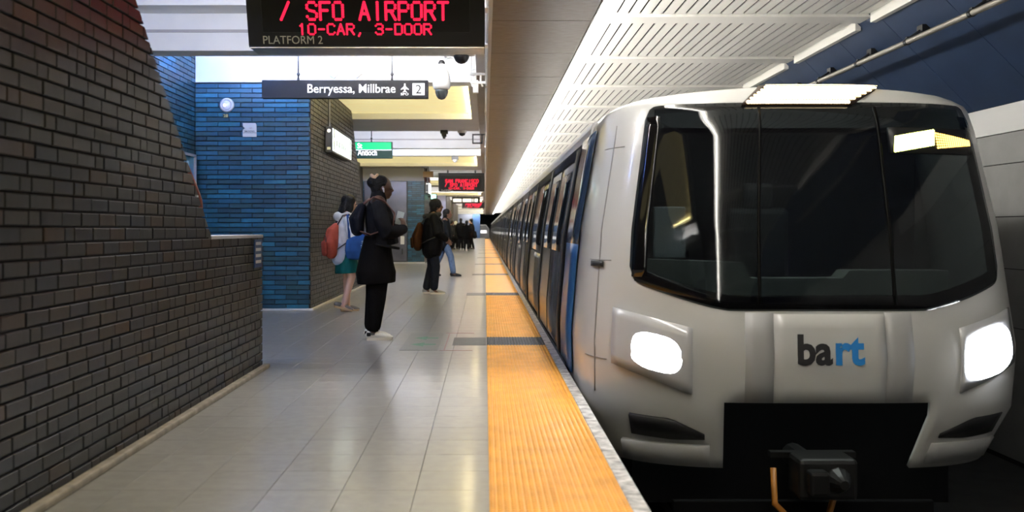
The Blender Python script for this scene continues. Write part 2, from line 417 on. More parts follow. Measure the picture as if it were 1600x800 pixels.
bm = bmesh.new(); bmesh.ops.create_circle(bm, cap_ends=True, radius=.27, segments=24, matrix=Matrix.Translation((-2.96 - .3, VYD - .054, 2.0)) @ Matrix.Rotation(math.radians(90), 4, 'X'))
ringm = mat('pictogram_dark', (.08, .08, .09), .5)
bm2 = T_([(-3.5 + .0 + .22*math.cos(a), VYD - .055, 2.72 - .0 + .0) for a in (0, .1)], .01) ; bm2.free(); bm.free()
bm = bmesh.new(); cx, cz = (597 - VX) * VYD / F, CZ + (VY - 291) * VYD / F
for k in range(24):
    a0, a1 = k * math.pi / 12, (k + 1) * math.pi / 12
    v = [(cx + r * math.cos(a), VYD - .056, cz + r * 1.1 * math.sin(a)) for r, a in ((.2, a0), (.25, a0), (.25, a1), (.2, a1))]
    bm.faces.new([bm.verts.new(p) for p in v])
box(bm, cx - .09, cx + .09, VYD - .058, VYD - .05, cz - .12, cz + .05)
bmesh.ops.create_circle(bm, cap_ends=True, radius=.07, segments=14, matrix=Matrix.Translation((cx, VYD - .057, cz + .12)) @ Matrix.Rotation(math.radians(90), 4, 'X'))
obj('pictogram', bm, ringm, d1, label='round dark pictogram on the metal panel')
bm = bmesh.new(); px = lambda x: (x - VX) * VYD / F
box(bm, px(625), px(633), VYD - .065, VYD - .045, CZ - .12, CZ + .06); obj('call_panel', bm, M['black_plastic'], d1)
obj('notice', B(px(626), px(632), VYD - .065, VYD - .045, CZ - .5, CZ - .22), M['white_plastic'], d1)
obj('door_handle', B(px(628), px(630), VYD - .08, VYD - .045, CZ - .85, CZ - .65), M['black_plastic'], d1)
# far columns and end wall
fb = mat('far_blue_paint', (.025, .075, .19), .5); fg = mat('far_brown_wall', (.05, .044, .038), .6)
w3 = struct(obj('wall_far_enclosure', B(-4.2, -2.42, 58, 66, 0, 3.8), fg), 'far stair enclosure')
obj('end_face', B(-2.95, -2.43, 57.9, 58, 0, 3.8), mat('far_lit_blue', (.3, .33, .7), .5), w3, label='blue end of the far enclosure with its lit tone in the colour')  # blue end face; the lavender light on it is put into the colour
struct(obj('wall_far_second_enclosure', B(-4.2, -2.42, 70, 84, 0, 3.8), fg))
we = struct(obj('wall_end', B(-4.2, -1.7, 128, 131, 0, 4.2), mat('end_wall_grey', (.14, .155, .2), .6)), 'pale end wall of the platform')
struct(obj('wall_end_column', B(-1.63, -.66, 127.5, 131, 0, 4.4), fb), 'blue column at the end of the platform')
struct(obj('wall_tunnel_portal', B(-7, 8, 139, 139.5, -1.5, 5), M['void']))
# ---- ceiling over the platform
ceil = struct(obj('ceiling', B(-7, -.1, -9, 132, 4.2, 4.4), M['white_paint']))
XR = -.12; XL = -4.2
bay = 13.3
for k in range(-1, 9):
    o_ = bay * k
    y = lambda v: v + o_
    obj('beam', B(XL, XR, y(11.1), y(11.45), 3.31, 3.76, .01), M['white_paint'], ceil)
    obj('ceiling_board', B(XL, XR, y(10.7), y(13.47), 3.76, 3.8), M['white_paint'], ceil)
    obj('riser', B(XL, XR, y(10.7), y(10.74), 3.8, 4.2), M['white_paint'], ceil)
    obj('ledge', B(XL, XR, y(11.075), y(11.1), 3.53, 3.56), M['grey_paint'], ceil)
    obj('added_light_shield', B(XL, XR, y(11.45), y(11.76), 3.40, 3.41), M['white_paint'], ceil)  # unseen shelf added to keep the tube light off the hanging sign
    obj('beam', B(XL, XR, y(13.46), y(13.85), 3.31, 3.8, .006), M['white_paint'], ceil)
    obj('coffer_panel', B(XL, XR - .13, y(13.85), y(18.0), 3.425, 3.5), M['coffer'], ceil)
    s1 = obj('soffit_slab', B(XL, XR, y(18.0), y(20.1), 3.31, 3.5, .006), M['grey_paint'], ceil)
    obj('coffer_edge', B(XL, XR - .13, y(17.975), y(18.0), 3.312, 3.43), M['white_paint'], ceil)
    obj('side_rail', B(XR - .13, XR, y(13.85), y(18.0), 3.31, 3.5), M['grey_paint'], ceil)
    obj('light_tube', T_([(XL + .1, y(13.93), 3.39), (XR - .3, y(13.93), 3.39)], .014, 8), M['tube_warm'], ceil)
    obj('light_tube', T_([(XR - .165, y(14.1), 3.395), (XR - .165, y(17.9), 3.395)], .016, 8), M['tube_warm_side'], ceil)
    obj('light_tube', T_([(-2.7, y(20.27), 3.47), (XR - .3, y(20.27), 3.47)], .018, 8), M['tube'], ceil)
    obj('light_tube', T_([(-2.3, y(11.56), 3.45), (XR - .3, y(11.56), 3.45)], .018, 8), M['tube_soft'], ceil)
    if k < 2:
        obj('light_tube', T_([(XL + .1, y(20.27), 3.47), (-2.75, y(20.27), 3.47)], .018, 8), M['tube_blue'], ceil)
        obj('light_tube', T_([(XL + .1, y(11.56), 3.45), (-2.35, y(11.56), 3.45)], .018, 8), M['tube_blue_soft'], ceil)
obj('edge_board', B(XR - .002, .06, -9, 132, 3.42, 3.5), M['grey_paint'], ceil)
obj('fascia', B(.035, .075, -9, 132, 3.28, 3.5), mat('fascia_grey', (.3, .28, .26), .4, .4), ceil)
# bronze soffit panels
y = -8.0
while y < 131:
    o = obj('soffit_panel', B(.077, 1.09, y + .006, y + 1.744, 3.31, 3.34), M['bronze'], ceil); y += 1.75
obj('soffit_backing', B(.06, 1.1, -9, 132, 3.345, 3.5), M['void'], ceil)
# light trough and slatted track ceiling
obj('light_trough', B(1.1, 1.115, -9, 131, 3.31, 3.5), M['white_paint'], ceil)
obj('trough_tube', T_([(1.2, -8, 3.435), (1.2, 131, 3.435)], .045, 10), M['trough'], ceil, label='long bright fluorescent tube along the platform edge')
SLZ = 3.5; S0, S1 = 1.3, 4.15; NS = 23; SW = (S1 - S0) / NS; BAY = 2.47; BO = 10.05 % BAY   # bay joints
obj('ceiling_void', B(1.1, 4.6, -9, 132, 3.8, 3.9), M['void'], ceil)
obj('trough_plate', B(1.115, 1.31, -9, 131, 3.5, 3.52), M['slat'], ceil)
slm = mesh_of(B(-SW/2 + .012, SW/2 - .012, .3, BAY - .02, 0, .012), 'slat', M['slat'])
rest = bmesh.new(); cnt = 0
for k in range(-4, 52):
    y0 = BO + k * BAY
    for i in range(NS):
        x = S0 + (i + .5) * SW
        if y0 + BAY > 5 and cnt < 299 and y0 < 45:
            o = bpy.data.objects.new('slat', slm); o.location = (x, y0, SLZ); link(o, ceil); cnt += 1
        else: box(rest, x - SW/2 + .012, x + SW/2 - .012, y0 + .3, y0 + BAY - .02, SLZ, SLZ + .012)
    obj('cross_tee', B(S0 - .02, S1 + .1, y0 - .02, y0 + .3, SLZ - .03, SLZ + .02, .005), M['slat'], ceil)
    if -1 < y0 < 130: obj('end_trim', B(S1, S1 + .06, y0 + .34, y0 + BAY - .06, SLZ - .1, SLZ + .04), M['slat'], ceil)
stuff(obj('slats', rest, M['slat'], ceil))
# ---- track side: blue haunch, wall panels
wr = struct(obj('wall_right', B(5.24, 5.6, -9, 139, -1.4, 2.44), M['mortar']), 'grey panelled track wall')
for k in range(16):
    y0 = 2.6 + k * 1.5
    for z0, z1 in ((2.14, 2.43), (1.83, 2.14), (1.30, 1.83), (.78, 1.30), (.2, .78), (-1.1, .2)):
        obj('wall_panel', B(5.22, 5.25, y0 + .006, y0 + 1.494, z0 + .005, z1 - .005), M['panel_white' if z1 > 2.4 else 'wallpanel'], wr)
stuff(obj('wall_panels', B(5.22, 5.25, 26.61, 138, -1.1, 2.43), M['wallpanel'], wr))
stuff(obj('wall_panels_behind', B(5.22, 5.25, -9, 2.6, -1.1, 2.43), M['wallpanel'], wr))
wh = struct(obj('wall_haunch', prism(bmesh.new(), [(4.17, 3.52), (5.24, 2.45), (5.6, 2.45), (5.6, 3.9), (4.17, 3.9)], -9, 139), M['mortar']), 'blue sloping haunch above the track')
def haunch_panel(y0, y1):
    return prism(bmesh.new(), [(4.15, 3.5), (5.22, 2.43), (5.24, 2.45), (4.17, 3.52)], y0, y1)
for k in range(36):
    y0 = 3.9 + k * 1.2; obj('haunch_panel', haunch_panel(y0 + .004, y0 + 1.196), M['haunch'], wh)
stuff(obj('haunch_panels', haunch_panel(47.2, 138), M['haunch'], wh)); stuff(obj('haunch_panels_behind', haunch_panel(-9, 3.9), M['haunch'], wh))
pp = thing('conduit_pipe', 'long grey pipe clamped along the blue haunch above the track', 'pipe', (4.25, 4, 3.06))
obj('pipe', T_([(0, -4, 0), (0, 100, 0)], .028, 10), M['pipe'], pp, smooth=True)
for k in range(30):
    y0 = .4 + k * 1.235
    bm = T_([(0, y0 - .025, 0), (0, y0 + .025, 0)], .036, 10); box(bm, -.01, .01, y0 - .02, y0 + .02, .0, .05)
    tube(bm, [(0, y0, .02), (.2, y0 + .02, .16)], .016, 6); box(bm, .13, .21, y0 - .05, y0 + .07, .10, .17)
    obj('clamp', bm, M['black_metal'], pp)
# rails
for xs in (-.838, .838):
    bm = bmesh.new(); xc_ = 2.32 + xs; box(bm, xc_ - .035, xc_ + .035, -8, 138, -1.03, -1.0); box(bm, xc_ - .01, xc_ + .01, -8, 138, -1.13, -1.03); box(bm, xc_ - .07, xc_ + .07, -8, 138, -1.15, -1.13)
    tag(obj('rail', bm, mat('rail_steel', (.2, .18, .16), .4, .8)), 'steel running rail %s the train' % ('on the platform side under' if xs < 0 else 'on the far side under'), 'rail')
# ================================================================ TRAIN
XC = 2.32
HW = [(-.9, 1.3), (-.55, 1.47), (-.1, 1.59), (.35, 1.60), (1.17, 1.53), (1.9, 1.40), (2.05, 1.375), (2.10, 1.355), (2.15, 1.22), (2.185, .97), (2.217, .6), (2.236, .3), (2.24, .02)]
YF = [(-.9, 6.75), (-.5, 6.48), (-.1, 6.27), (.3, 6.22), (.65, 6.27), (1.2, 6.34), (1.9, 6.44), (2.06, 6.5), (2.17, 6.6), (2.215, 6.75), (2.24, 7.0)]
def interp(t, z):
    if z <= t[0][0]: return t[0][1]
    for (a, b), (c, d) in zip(t, t[1:]):
        if z <= c: return b + (d - b) * (z - a) / (c - a)
    return t[-1][1]
NP, LN = 3.2, 1.1
def nose(a, z):
    """a in [-1,1] across the front"""
    return Vector((XC + interp(HW, z) * a, interp(YF, z) + LN * (1 - (1 - min(1, abs(a)) ** NP) ** (1 / NP)), z))
def nnorm(a, z):
    e = .004; a0 = max(-.995, min(.995, a)); du = nose(a0 + e, z) - nose(a0 - e, z); dv = nose(a0, z + e) - nose(a0, z - e)
    n = du.cross(dv).normalized(); return n if n.y < .3 else n
def side(y, z, sgn=-1): return Vector((XC + sgn * interp(HW, z), y, z))
MT = {}
MT['white'] = mat('train_white', (.46, .46, .45), .32, coat=.4)
MT['glass'] = mat('windshield_glass', (.006, .006, .008), .04, spec=.6)
MT['pillar'] = mat('windshield_pillar', (.003, .003, .003), .3, spec=.1)
MT['silver'] = mat('train_silver', (.3, .295, .29), .26, .75, noise=.06, nscale=3)
MT['sideglass'] = mat('side_window_glass', (.012, .012, .014), .05, spec=.8)
MT['gasket'] = mat('door_gasket', (.006, .006, .007), .5)
MT['blue'] = mat('train_blue', (.03, .13, .36), .3, coat=.4)
MT['roof'] = mat('train_roof', (.62, .62, .64), .45)
MT['under'] = mat('underframe', (.004, .004, .0045), .8, spec=.08)
MT['groove'] = mat('front_groove_grey', (.33, .33, .33), .4)
MT['lamp'] = mat('headlamp_light', (1, 1, 1), .2, emit=(.93, .96, 1), estr=14)
MT['lampglass'] = mat('headlamp_surround', (.42, .425, .44), .2, coat=.5)
train = thing('train', 'white and silver metro train with dark windshield and lit headlamps beside platform', 'train', (0, 0, 0))
# dense a samples
def alist(a0, a1, n):
    return [math.copysign(abs(math.sin(math.pi / 2 * t)) ** 1.0, t) for t in [math.asin(max(-1, min(1, a0))) * 2 / math.pi + (math.asin(max(-1, min(1, a1))) - math.asin(max(-1, min(1, a0)))) * 2 / math.pi * i / n for i in range(n + 1)]]
WA, WZ0, WZ1 = .80, .63, 2.045
zs = [-.5, -.42, -.3, -.2, -.1, 0, .1, .2, .35, .5, .6, WZ0, .66, .69, .72, .75, .78, .81, .84, 1.0, 1.2, 1.4, 1.6, 1.75, 1.9, 1.98, WZ1, 2.08, 2.12, 2.15, 2.17, 2.195, 2.215, 2.228, 2.236, 2.24]
CUT = .69 / 1.57
al = alist(-1, -WA, 12) + alist(-WA, -CUT, 10)[1:] + alist(-CUT, CUT, 16)[1:] + alist(CUT, WA, 10)[1:] + alist(WA, 1, 12)[1:]
def cabrow(z):
    r = [side(8.0, z), side(7.8, z), side(7.6, z)] if interp(YF, z) + LN < 7.6 else [side(8.1 + .0, z), side(8.08, z), side(8.06, z)]
    row = r + [nose(a, z) for a in al]
    q = [Vector((2 * XC - p.x, p.y, p.z)) for p in reversed(r)]
    return row + q
bm = bmesh.new()
rows = [[bm.verts.new(p) for p in cabrow(z)] for z in zs]
av = [-1.2] * 3 + al + [1.2] * 3
for i in range(len(zs) - 1):
    for j in range(len(av) - 1):
        zc = (zs[i] + zs[i+1]) / 2; ac = (av[j] + av[j+1]) / 2
        if zc < .0 and abs(ac) < CUT: continue
        if zc < -.5 + .17 * max(0, (abs(ac) - .9)) : continue
        if abs(ac) < WA and WZ0 + .19 * max(0, (abs(ac) - .40) / .41) ** 1.3 + .03 < zc < WZ1: continue
        bm.faces.new((rows[i][j], rows[i][j+1], rows[i+1][j+1], rows[i+1][j]))
bmesh.ops.recalc_face_normals(bm, faces=bm.faces[:])
cab = obj('cab_shell', bm, MT['white'], train, smooth=True, label='white moulded cab front')
sm = cab.modifiers.new('s', 'SOLIDIFY'); sm.thickness = .03; sm.offset = -1
def patch(name, a0, a1, z0, z1, off, m, parent, na=12, nz=6, zf=None, thick=.012, smooth=True, label=None, shape=None):
    """a piece of the nose surface, pushed out by off; shape(u,v)->(a,z) overrides"""
    bm = bmesh.new(); A = alist(a0, a1, na) if a0 is not None else None; rr = []
    for i in range(nz + 1):
        row = []
        for j in range(na + 1):
            if shape: a, z = shape(j / na, i / nz)
            else: a, z = A[j], z0 + (z1 - z0) * i / nz
            row.append(bm.verts.new(nose(a, z) + nnorm(a, z) * off))
        rr.append(row)
    for i in range(nz):
        for j in range(na): bm.faces.new((rr[i][j], rr[i][j+1], rr[i+1][j+1], rr[i+1][j]))
    o = obj(name, bm, m, parent, smooth=smooth, label=label)
    s = o.modifiers.new('s', 'SOLIDIFY'); s.thickness = thick; s.offset = -1
    return o
# windshield with rounded corners, in one wide pane
def rr_shape(a0, a1, z0, z1, ra, rz):
    def f(u, v):
        a = math.sin(math.asin(a0) + (math.asin(a1) - math.asin(a0)) * u); e = min(a - a0, a1 - a)
        k = 0 if e >= ra else rz * (1 - math.sqrt(max(0, 1 - ((ra - e) / ra) ** 2)))
        lift = .19 * max(0, (abs(a) - .42) / .41) ** 1.3
        return a, (z0 + k + lift) + (z1 - z0 - 2 * k - lift) * v
    return f
patch('windshield', 0, 0, 0, 0, .004, MT['glass'], train, 64, 24, shape=rr_shape(-.835, .835, .62, 2.06, .05, .1), thick=.02, label='wide dark curved windshield')
patch('windshield_pillar', .285, .30, .66, 2.03, .005, MT['pillar'], train, 1, 20, label='thin dark windshield divider')
patch('windshield_pillar', -.30, -.285, .66, 2.03, .005, MT['pillar'], train, 1, 20, label='thin dark windshield divider')
FRIT = mat('windshield_black_border', (.003, .003, .0035), .08)
def lowz(a): return .62 + .19 * max(0, (abs(a) - .42) / .41) ** 1.3
def frit_low(u, v):
    a = math.sin(math.asin(.815) * (2 * u - 1)); return a, lowz(a) + .012 + .095 * v
patch('windshield_border', 0, 0, 0, 0, .0005, FRIT, train, 48, 3, shape=frit_low, thick=.006)
for s_ in (-1, 1):
    patch('windshield_border', 0, 0, 0, 0, .0005, FRIT, train, 3, 16, shape=lambda u, v, s_=s_: (s_ * (.765 + .06 * u), .84 + 1.14 * v), thick=.006)
# destination display over the windshield: a lit dot matrix on a dark board
def dsp(u, v):
    z = 2.045 + .15 * v; dx = -.49 + .07 * v + (.80) * u if False else (-.52 + .17 * v) + (.77 + .10 * v) * u
    return dx / interp(HW, z), z
dd = patch('destination_display', None, None, 0, 0, .018, mat('display_board', (.03, .015, .008), .4), train, 16, 8, shape=dsp, thick=.05, label='bright amber white destination display')
ledm = mat('amber_led', (.4, .3, .1), .4, emit=(1, .78, .42), estr=6)
def dotfield(cells, r, m, parent, name, off, tag_=None):
    bm = bmesh.new()
    for a, z in cells:
        n = nnorm(a, z); c = nose(a, z) + n * off; sx = Vector((1, 0, 0)); sx = (sx - n * sx.dot(n)).normalized(); sy = n.cross(sx)
        bm.faces.new([bm.verts.new(c + sx * (r * math.cos(t)) + sy * (r * math.sin(t))) for t in [k * math.pi / 4 for k in range(8)]])
    bmesh.ops.recalc_face_normals(bm, faces=bm.faces[:])
    return stuff(obj(name, bm, m, parent))
cells = []
for i in range(7):
    for j in range(36):
        v = i / 6; z = 2.055 + .13 * v; dx = -.475 + .18 * v + (.69 + .10 * v) * j / 35
        cells.append((dx / interp(HW, z), z))
dotfield(cells, .0145, ledm, dd, 'lit_dots', .024)
nd = patch('run_number_display', .34, .80, 1.70, 1.88, .012, MT['gasket'], train, 12, 3, thick=.03, label='small number display behind the windshield, yellow green and amber')
dotfield([(.36 + .0143 * j + .002 * i, 1.715 + .0155 * i + .0035 * j) for i in range(7) for j in range(15)], .0125, mat('lime_led', (.4, .4, .1), .4, emit=(.86, 1, .22), estr=5), nd, 'lime_dots', .017)
dotfield([(.585 + .0125 * j, 1.74 + .020 * i + .0018 * j - .0009 * i * j) for i in range(6) for j in range(17)], .0082, mat('amber_led_dim', (.4, .25, .05), .4, emit=(1, .56, .1), estr=3.2), nd, 'amber_dots', .017)
# cab interior seen dimly through the glass
gnt = MT['glass'].node_tree; gb = gnt.nodes['Principled BSDF']; go = gnt.nodes['Material Output']
tr_ = gnt.nodes.new('ShaderNodeBsdfTransparent'); tr_.inputs[0].default_value = (.42, .45, .45, 1)
mxs = gnt.nodes.new('ShaderNodeMixShader'); mxs.inputs[0].default_value = .45
gnt.links.new(gb.outputs[0], mxs.inputs[1]); gnt.links.new(tr_.outputs[0], mxs.inputs[2]); gnt.links.new(mxs.outputs[0], go.inputs[0])
INT = mat('cab_interior_dark', (.02, .02, .022), .7); CON = mat('cab_console', (.5, .54, .5), .5)
obj('cab_bulkhead', B(XC - 1.36, XC + 1.36, 7.95, 8.0, .0, 2.0), INT, train)
obj('cab_floor', B(XC - 1.36, XC + 1.36, 7.1, 7.95, .3, .6), INT, train)
c_ = obj('console', prism(bmesh.new(), [(XC - 1.2, .6), (XC + 1.2, .6), (XC + 1.2, .86), (XC + .45, .86), (XC + .4, .8), (XC - .3, .8), (XC - .35, .92), (XC - 1.2, .95)], 7.05, 7.3), CON, train, label='pale driving console')
obj('platform_view_block', B(XC - 1.0, XC - .75, 7.25, 7.3, .95, 1.35, .01), mat('platform_view_pale', (.45, .5, .54), .5), train, label='pale block standing in for the bright platform seen through the cab')  # pale block added in place of the bright platform view through the cab
bm = B(XC - .35, XC + .15, 7.5, 7.62, .75, 1.35, .05); box(bm, XC - .35, XC + .15, 7.3, 7.6, .65, .78, .04); box(bm, XC - .22, XC + .02, 7.52, 7.6, 1.33, 1.55, .03)
obj('added_cab_light', B(XC - .9, XC + .9, 6.72, 6.86, 2.105, 2.115), mat('added_cab_light', (.9, .9, .9), .4, emit=(.9, 1, .95), estr=24), train, label='unseen light added to brighten the cab console')  # emitter hidden behind the header, added to brighten the console
obj('driver_seat', bm, mat('cab_seat', (.05, .05, .055), .6), train)
# front panels: centre hatch, grooves
patch('front_hatch', -.235, .235, .005, .60, .012, MT['white'], train, 10, 6, label='white centre panel with an emblem')
for s in (-1, 1):
    a0, a1 = sorted((s * .237, s * .355)); patch('front_groove', a0, a1, .003, .61, .005, MT['groove'], train, 3, 4, label='grey recess beside the centre panel')
# emblem: slanted lowercase letters in black and blue, as blurred marks
lg_k = mat('emblem_black', (.02, .02, .022), .4); lg_b = mat('emblem_blue', (.02, .2, .55), .4)
def strip_patch(pts, m, name, parent, off=.016):
    bm = bmesh.new(); v = [bm.verts.new(nose(a, z) + nnorm(a, z) * off) for a, z in pts]; bm.faces.new(v)
    bmesh.ops.recalc_face_normals(bm, faces=bm.faces[:]); return obj(name, bm, m, parent)
hat = [c for c in train.children if c.name.startswith('front_hatch')][0]
def emblem(poly, m):
    return strip_patch(poly, m, 'emblem', hat)
def logo(txt, x0, x1, h, m, lb):
    o = text_obj('emblem', txt, x1 - x0, h, m, hat, (XC + x0, nose(0, .34).y - .018, .26), (math.radians(90 - 3), 0, 0), .004, .035); o['label'] = lb
logo('ba', -.225, .01, .21, lg_k, 'black half of the emblem'); logo('rt', .03, .225, .19, lg_b, 'blue half of the emblem')
# headlamps on the corners
def lamp(s):
    def shp(u, v):     # dark surround
        a = .57 + .31 * u; zlo = .06 + .18 * u; zhi = .50 + .12 * u
        e = abs(2 * v - 1); return s * a, zlo + (zhi - zlo) * v
    h = patch('headlamp', None, None, 0, 0, .010, MT['lampglass'], train, 12, 6, shape=shp, thick=.03, label='dark glazed headlamp surround')
    bm = bmesh.new(); rr = []
    ca, cz_, ra, rz = .71, .33, .13, .165
    for i in range(7):
        k = i / 6; row = []
        for j in range(28):
            t = 2 * math.pi * j / 28; r = math.sin(k * math.pi / 2)
            c, sn = math.cos(t), math.sin(t)
            da = ra * r * math.copysign(abs(c) ** .7, c); dz = rz * r * math.copysign(abs(sn) ** .7, sn) + da * .35
            a, z = s * (ca + da), cz_ + dz
            row.append(bm.verts.new(nose(a, z) + nnorm(a, z) * (.016 + .035 * math.cos(k * math.pi / 2))))
        rr.append(row)
    for i in range(6):
        for j in range(28): bm.faces.new((rr[i][j], rr[i][(j+1)%28], rr[i+1][(j+1)%28], rr[i+1][j]))
    bmesh.ops.remove_doubles(bm, verts=bm.verts[:], dist=1e-5); bmesh.ops.recalc_face_normals(bm, faces=bm.faces[:])
    obj('lens', bm, MT['lamp'], h, smooth=True, label='glowing white lens')
    def slot(u, v):
        a = .52 + .30 * u; z = -.255 + .03 * u + (.03 - .0 + .12 * min(1, 2.2 * u)) * (v - .2); return s * a, z
    b = patch('bumper_slot', None, None, 0, 0, .008, MT['gasket'], train, 10, 2, shape=slot, thick=.02, label='dark air slot in the lower bumper')
    def lip(u, v):
        a = .50 + .36 * u; z = -.455 + .15 * v; return s * a, z
    patch('bumper_lip', None, None, 0, 0, .018, MT['groove'], train, 10, 2, shape=lip, thick=.03, label='grey lower lip of the bumper')
lamp(-1); lamp(1)
# cab side: door panel seams and handle
def side_patch(name, y0, y1, z0, z1, off, m, parent, nz=10, label=None, thick=.012):
    bm = bmesh.new(); rr = []
    for i in range(nz + 1):
        z = z0 + (z1 - z0) * i / nz; e = .01
        n = Vector((-1, 0, (interp(HW, z + e) - interp(HW, z - e)) / (2 * e))).normalized()
        n = Vector((-abs(n.x), 0, -0.0 + (-(interp(HW, z + e) - interp(HW, z - e)) / (2 * e)) * abs(n.x)))
        n.normalize()
        rr.append([bm.verts.new(side(y, z) + n * off) for y in (y0, y1)])
    for i in range(nz): bm.faces.new((rr[i][0], rr[i][1], rr[i+1][1], rr[i+1][0]))
    bmesh.ops.recalc_face_normals(bm, faces=bm.faces[:])
    o = obj(name, bm, m, parent, smooth=True, label=label)
    s = o.modifiers.new('s', 'SOLIDIFY'); s.thickness = thick; s.offset = 0
    return o
seamm = mat('seam_grey', (.2, .19, .18), .5)
for z in (.95, 1.78, .25): patch('cab_seam', -.985, -.91, z - .003, z + .003, .003, seamm, train, 8, 1, thick=.004)
patch('cab_seam', -.955, -.952, .0, 1.95, .003, seamm, train, 1, 20, thick=.004)
patch('cab_handle', -.975, -.935, .90, .94, .02, MT['gasket'], train, 4, 1, label='dark recessed cab door handle')
# cars
CAR0, CL, NC = 8.02, 21.1, 6
def car_section(y0, y1, name):
    bm = bmesh.new(); zz = [-.55, -.1, .35, .75, 1.17, 1.55, 1.9, 2.05]
    L = [(z, interp(HW, z)) for z in zz]; rows = []
    for y in (y0, y1):
        rows.append([bm.verts.new((XC - w, y, z)) for z, w in L] + [bm.verts.new((XC + w, y, z)) for z, w in reversed(L)])
    n = len(rows[0])
    for i in range(n): bm.faces.new((rows[0][i], rows[0][(i+1)%n], rows[1][(i+1)%n], rows[1][i]))
    bm.faces.new(rows[0]); bm.faces.new(list(reversed(rows[1]))); bmesh.ops.recalc_face_normals(bm, faces=bm.faces[:])
    o = obj(name, bm, MT['silver'], train, label='silver car body'); 
    bm = bmesh.new(); zz = [1.97, 2.05, 2.10, 2.15, 2.185, 2.217, 2.236]; L = [(z, interp(HW, z) + (.02 if z < 2.12 else 0)) for z in zz]; rows = []
    for y in (y0 - .0, y1):
        rows.append([bm.verts.new((XC - w, y, z)) for z, w in L] + [bm.verts.new((XC + w, y, z)) for z, w in reversed(L)])
    n = len(rows[0])
    for i in range(n): bm.faces.new((rows[0][i], rows[0][(i+1)%n], rows[1][(i+1)%n], rows[1][i]))
    bm.faces.new(rows[0]); bm.faces.new(list(reversed(rows[1]))); bmesh.ops.recalc_face_normals(bm, faces=bm.faces[:])
    obj('roof', bm, MT['roof'], train, label='white rounded roof')
    obj('underframe', B(XC - 1.3, XC + 1.3, y0, y1, -.95, -.5), MT['under'], train)
    for yb in (y0 + 2.6, y1 - 2.6):
        bm = bmesh.new()
        for sx in (-.838, .838):
            for dy in (-1.05, 1.05):
                bmesh.ops.create_cone(bm, cap_ends=True, segments=20, radius1=.40, radius2=.38, depth=.13, matrix=Matrix.Translation((XC + sx, yb + dy, -.59)) @ Matrix.Rotation(math.radians(90), 4, 'Y'))
        box(bm, XC - 1.0, XC - .9, yb - 1.5, yb + 1.5, -.75, -.5); box(bm, XC + .9, XC + 1.0, yb - 1.5, yb + 1.5, -.75, -.5); box(bm, XC - .95, XC + .95, yb - 1.1, yb - 1.0, -.64, -.54); box(bm, XC - .95, XC + .95, yb + 1.0, yb + 1.1, -.64, -.54)
        obj('bogie', bm, MT['under'], train)
PITCH = 3.28
for c in range(NC):
    y0 = CAR0 + c * (CL + .35); y1 = y0 + CL
    car_section(y0, y1, 'car_body')
    side_patch('header_band', y0 + .05, y1 - .05, 1.83, 1.97, .012, MT['gasket'], train, 4, label='dark band under the roof edge')
    side_patch('sill_strip', y0 + .05, y1 - .05, -.08, .02, .03, MT['gasket'], train, 2, label='dark sill strip at platform height')
    obj('gangway', B(XC - 1.2, XC + 1.2, y1 - .01, y1 + .36, -.5, 1.95), MT['under'], train)
    yy = y0 + (.72 if c == 0 else .1); k = 0
    while yy + PITCH < y1 + 1.0:
        side_patch('gasket', yy, yy + .30, -.05, 1.93, .022, MT['gasket'], train, 14, label='black door frame strip')
        a, b = yy + .30, min(yy + PITCH, y1 - .05)
        if b - a > 1.5:
            if k % 2 == 0:
                d = side_patch('door', a + .02, b - .02, -.02, 1.86, .012, MT['silver'], train, 14, label='silver sliding door pair')
                mid = (a + b) / 2
                for u, v in ((a + .25, mid - .18), (mid + .18, b - .25)): side_patch('door_window', u, v, .95, 1.74, .020, MT['sideglass'], d, 8)
                side_patch('door_seam', mid - .015, mid + .015, -.02, 1.86, .019, MT['gasket'], d, 14)
            else:
                side_patch('side_window', a + .08, b - .08, .88, 1.82, .014, MT['sideglass'], train, 8, label='wide dark side window')
                side_patch('side_panel', a + .04, b - .04, .0, .84, .008, MT['silver'], train, 8)
        yy += PITCH; k += 1
side_patch('livery_stripe', 7.62, 8.62, .0, 1.05, .016, MT['blue'], train, 10, label='blue livery panel behind the cab')
side_patch('livery_stripe', 7.62, 8.62, 1.05, 1.98, .016, mat('train_dark_blue', (.03, .055, .11), .15, coat=.6), train, 10, label='dark blue upper livery panel')
# nose underside and coupler
obj('nose_frame', B(XC - 1.2, XC + 1.2, 7.05, 8.05, -.9, .0), MT['under'], train)
bm = T_([(XC, 7.0, -.52), (XC, 6.5, -.52)], .085, 12); box(bm, XC - .2, XC + .2, 6.25, 6.5, -.66, -.38, .03); tube(bm, [(XC + .06, 6.27, -.52), (XC + .06, 6.13, -.52)], [.1, .03], 12); box(bm, XC - .16, XC - .03, 6.14, 6.26, -.6, -.44, .02); box(bm, XC - .3, XC + .3, 6.55, 6.62, -.44, -.40)
cp = obj('coupler', bm, mat('coupler_steel', (.02, .02, .02), .45, .6), train, label='dark steel coupler head')
obj('hose', T_([(XC - .3, 6.5, -.5), (XC - .32, 6.4, -.72), (XC - .18, 6.36, -.86), (XC + .05, 6.42, -.84), (XC + .2, 6.6, -.6)], .022, 8), mat('orange_hose', (.30, .11, .01), .5), cp, smooth=True, label='orange hose under the coupler')
obj('cow_bar', B(XC - .95, XC + .95, 6.75, 6.8, -.93, -.80, .01), MT['under'], train)
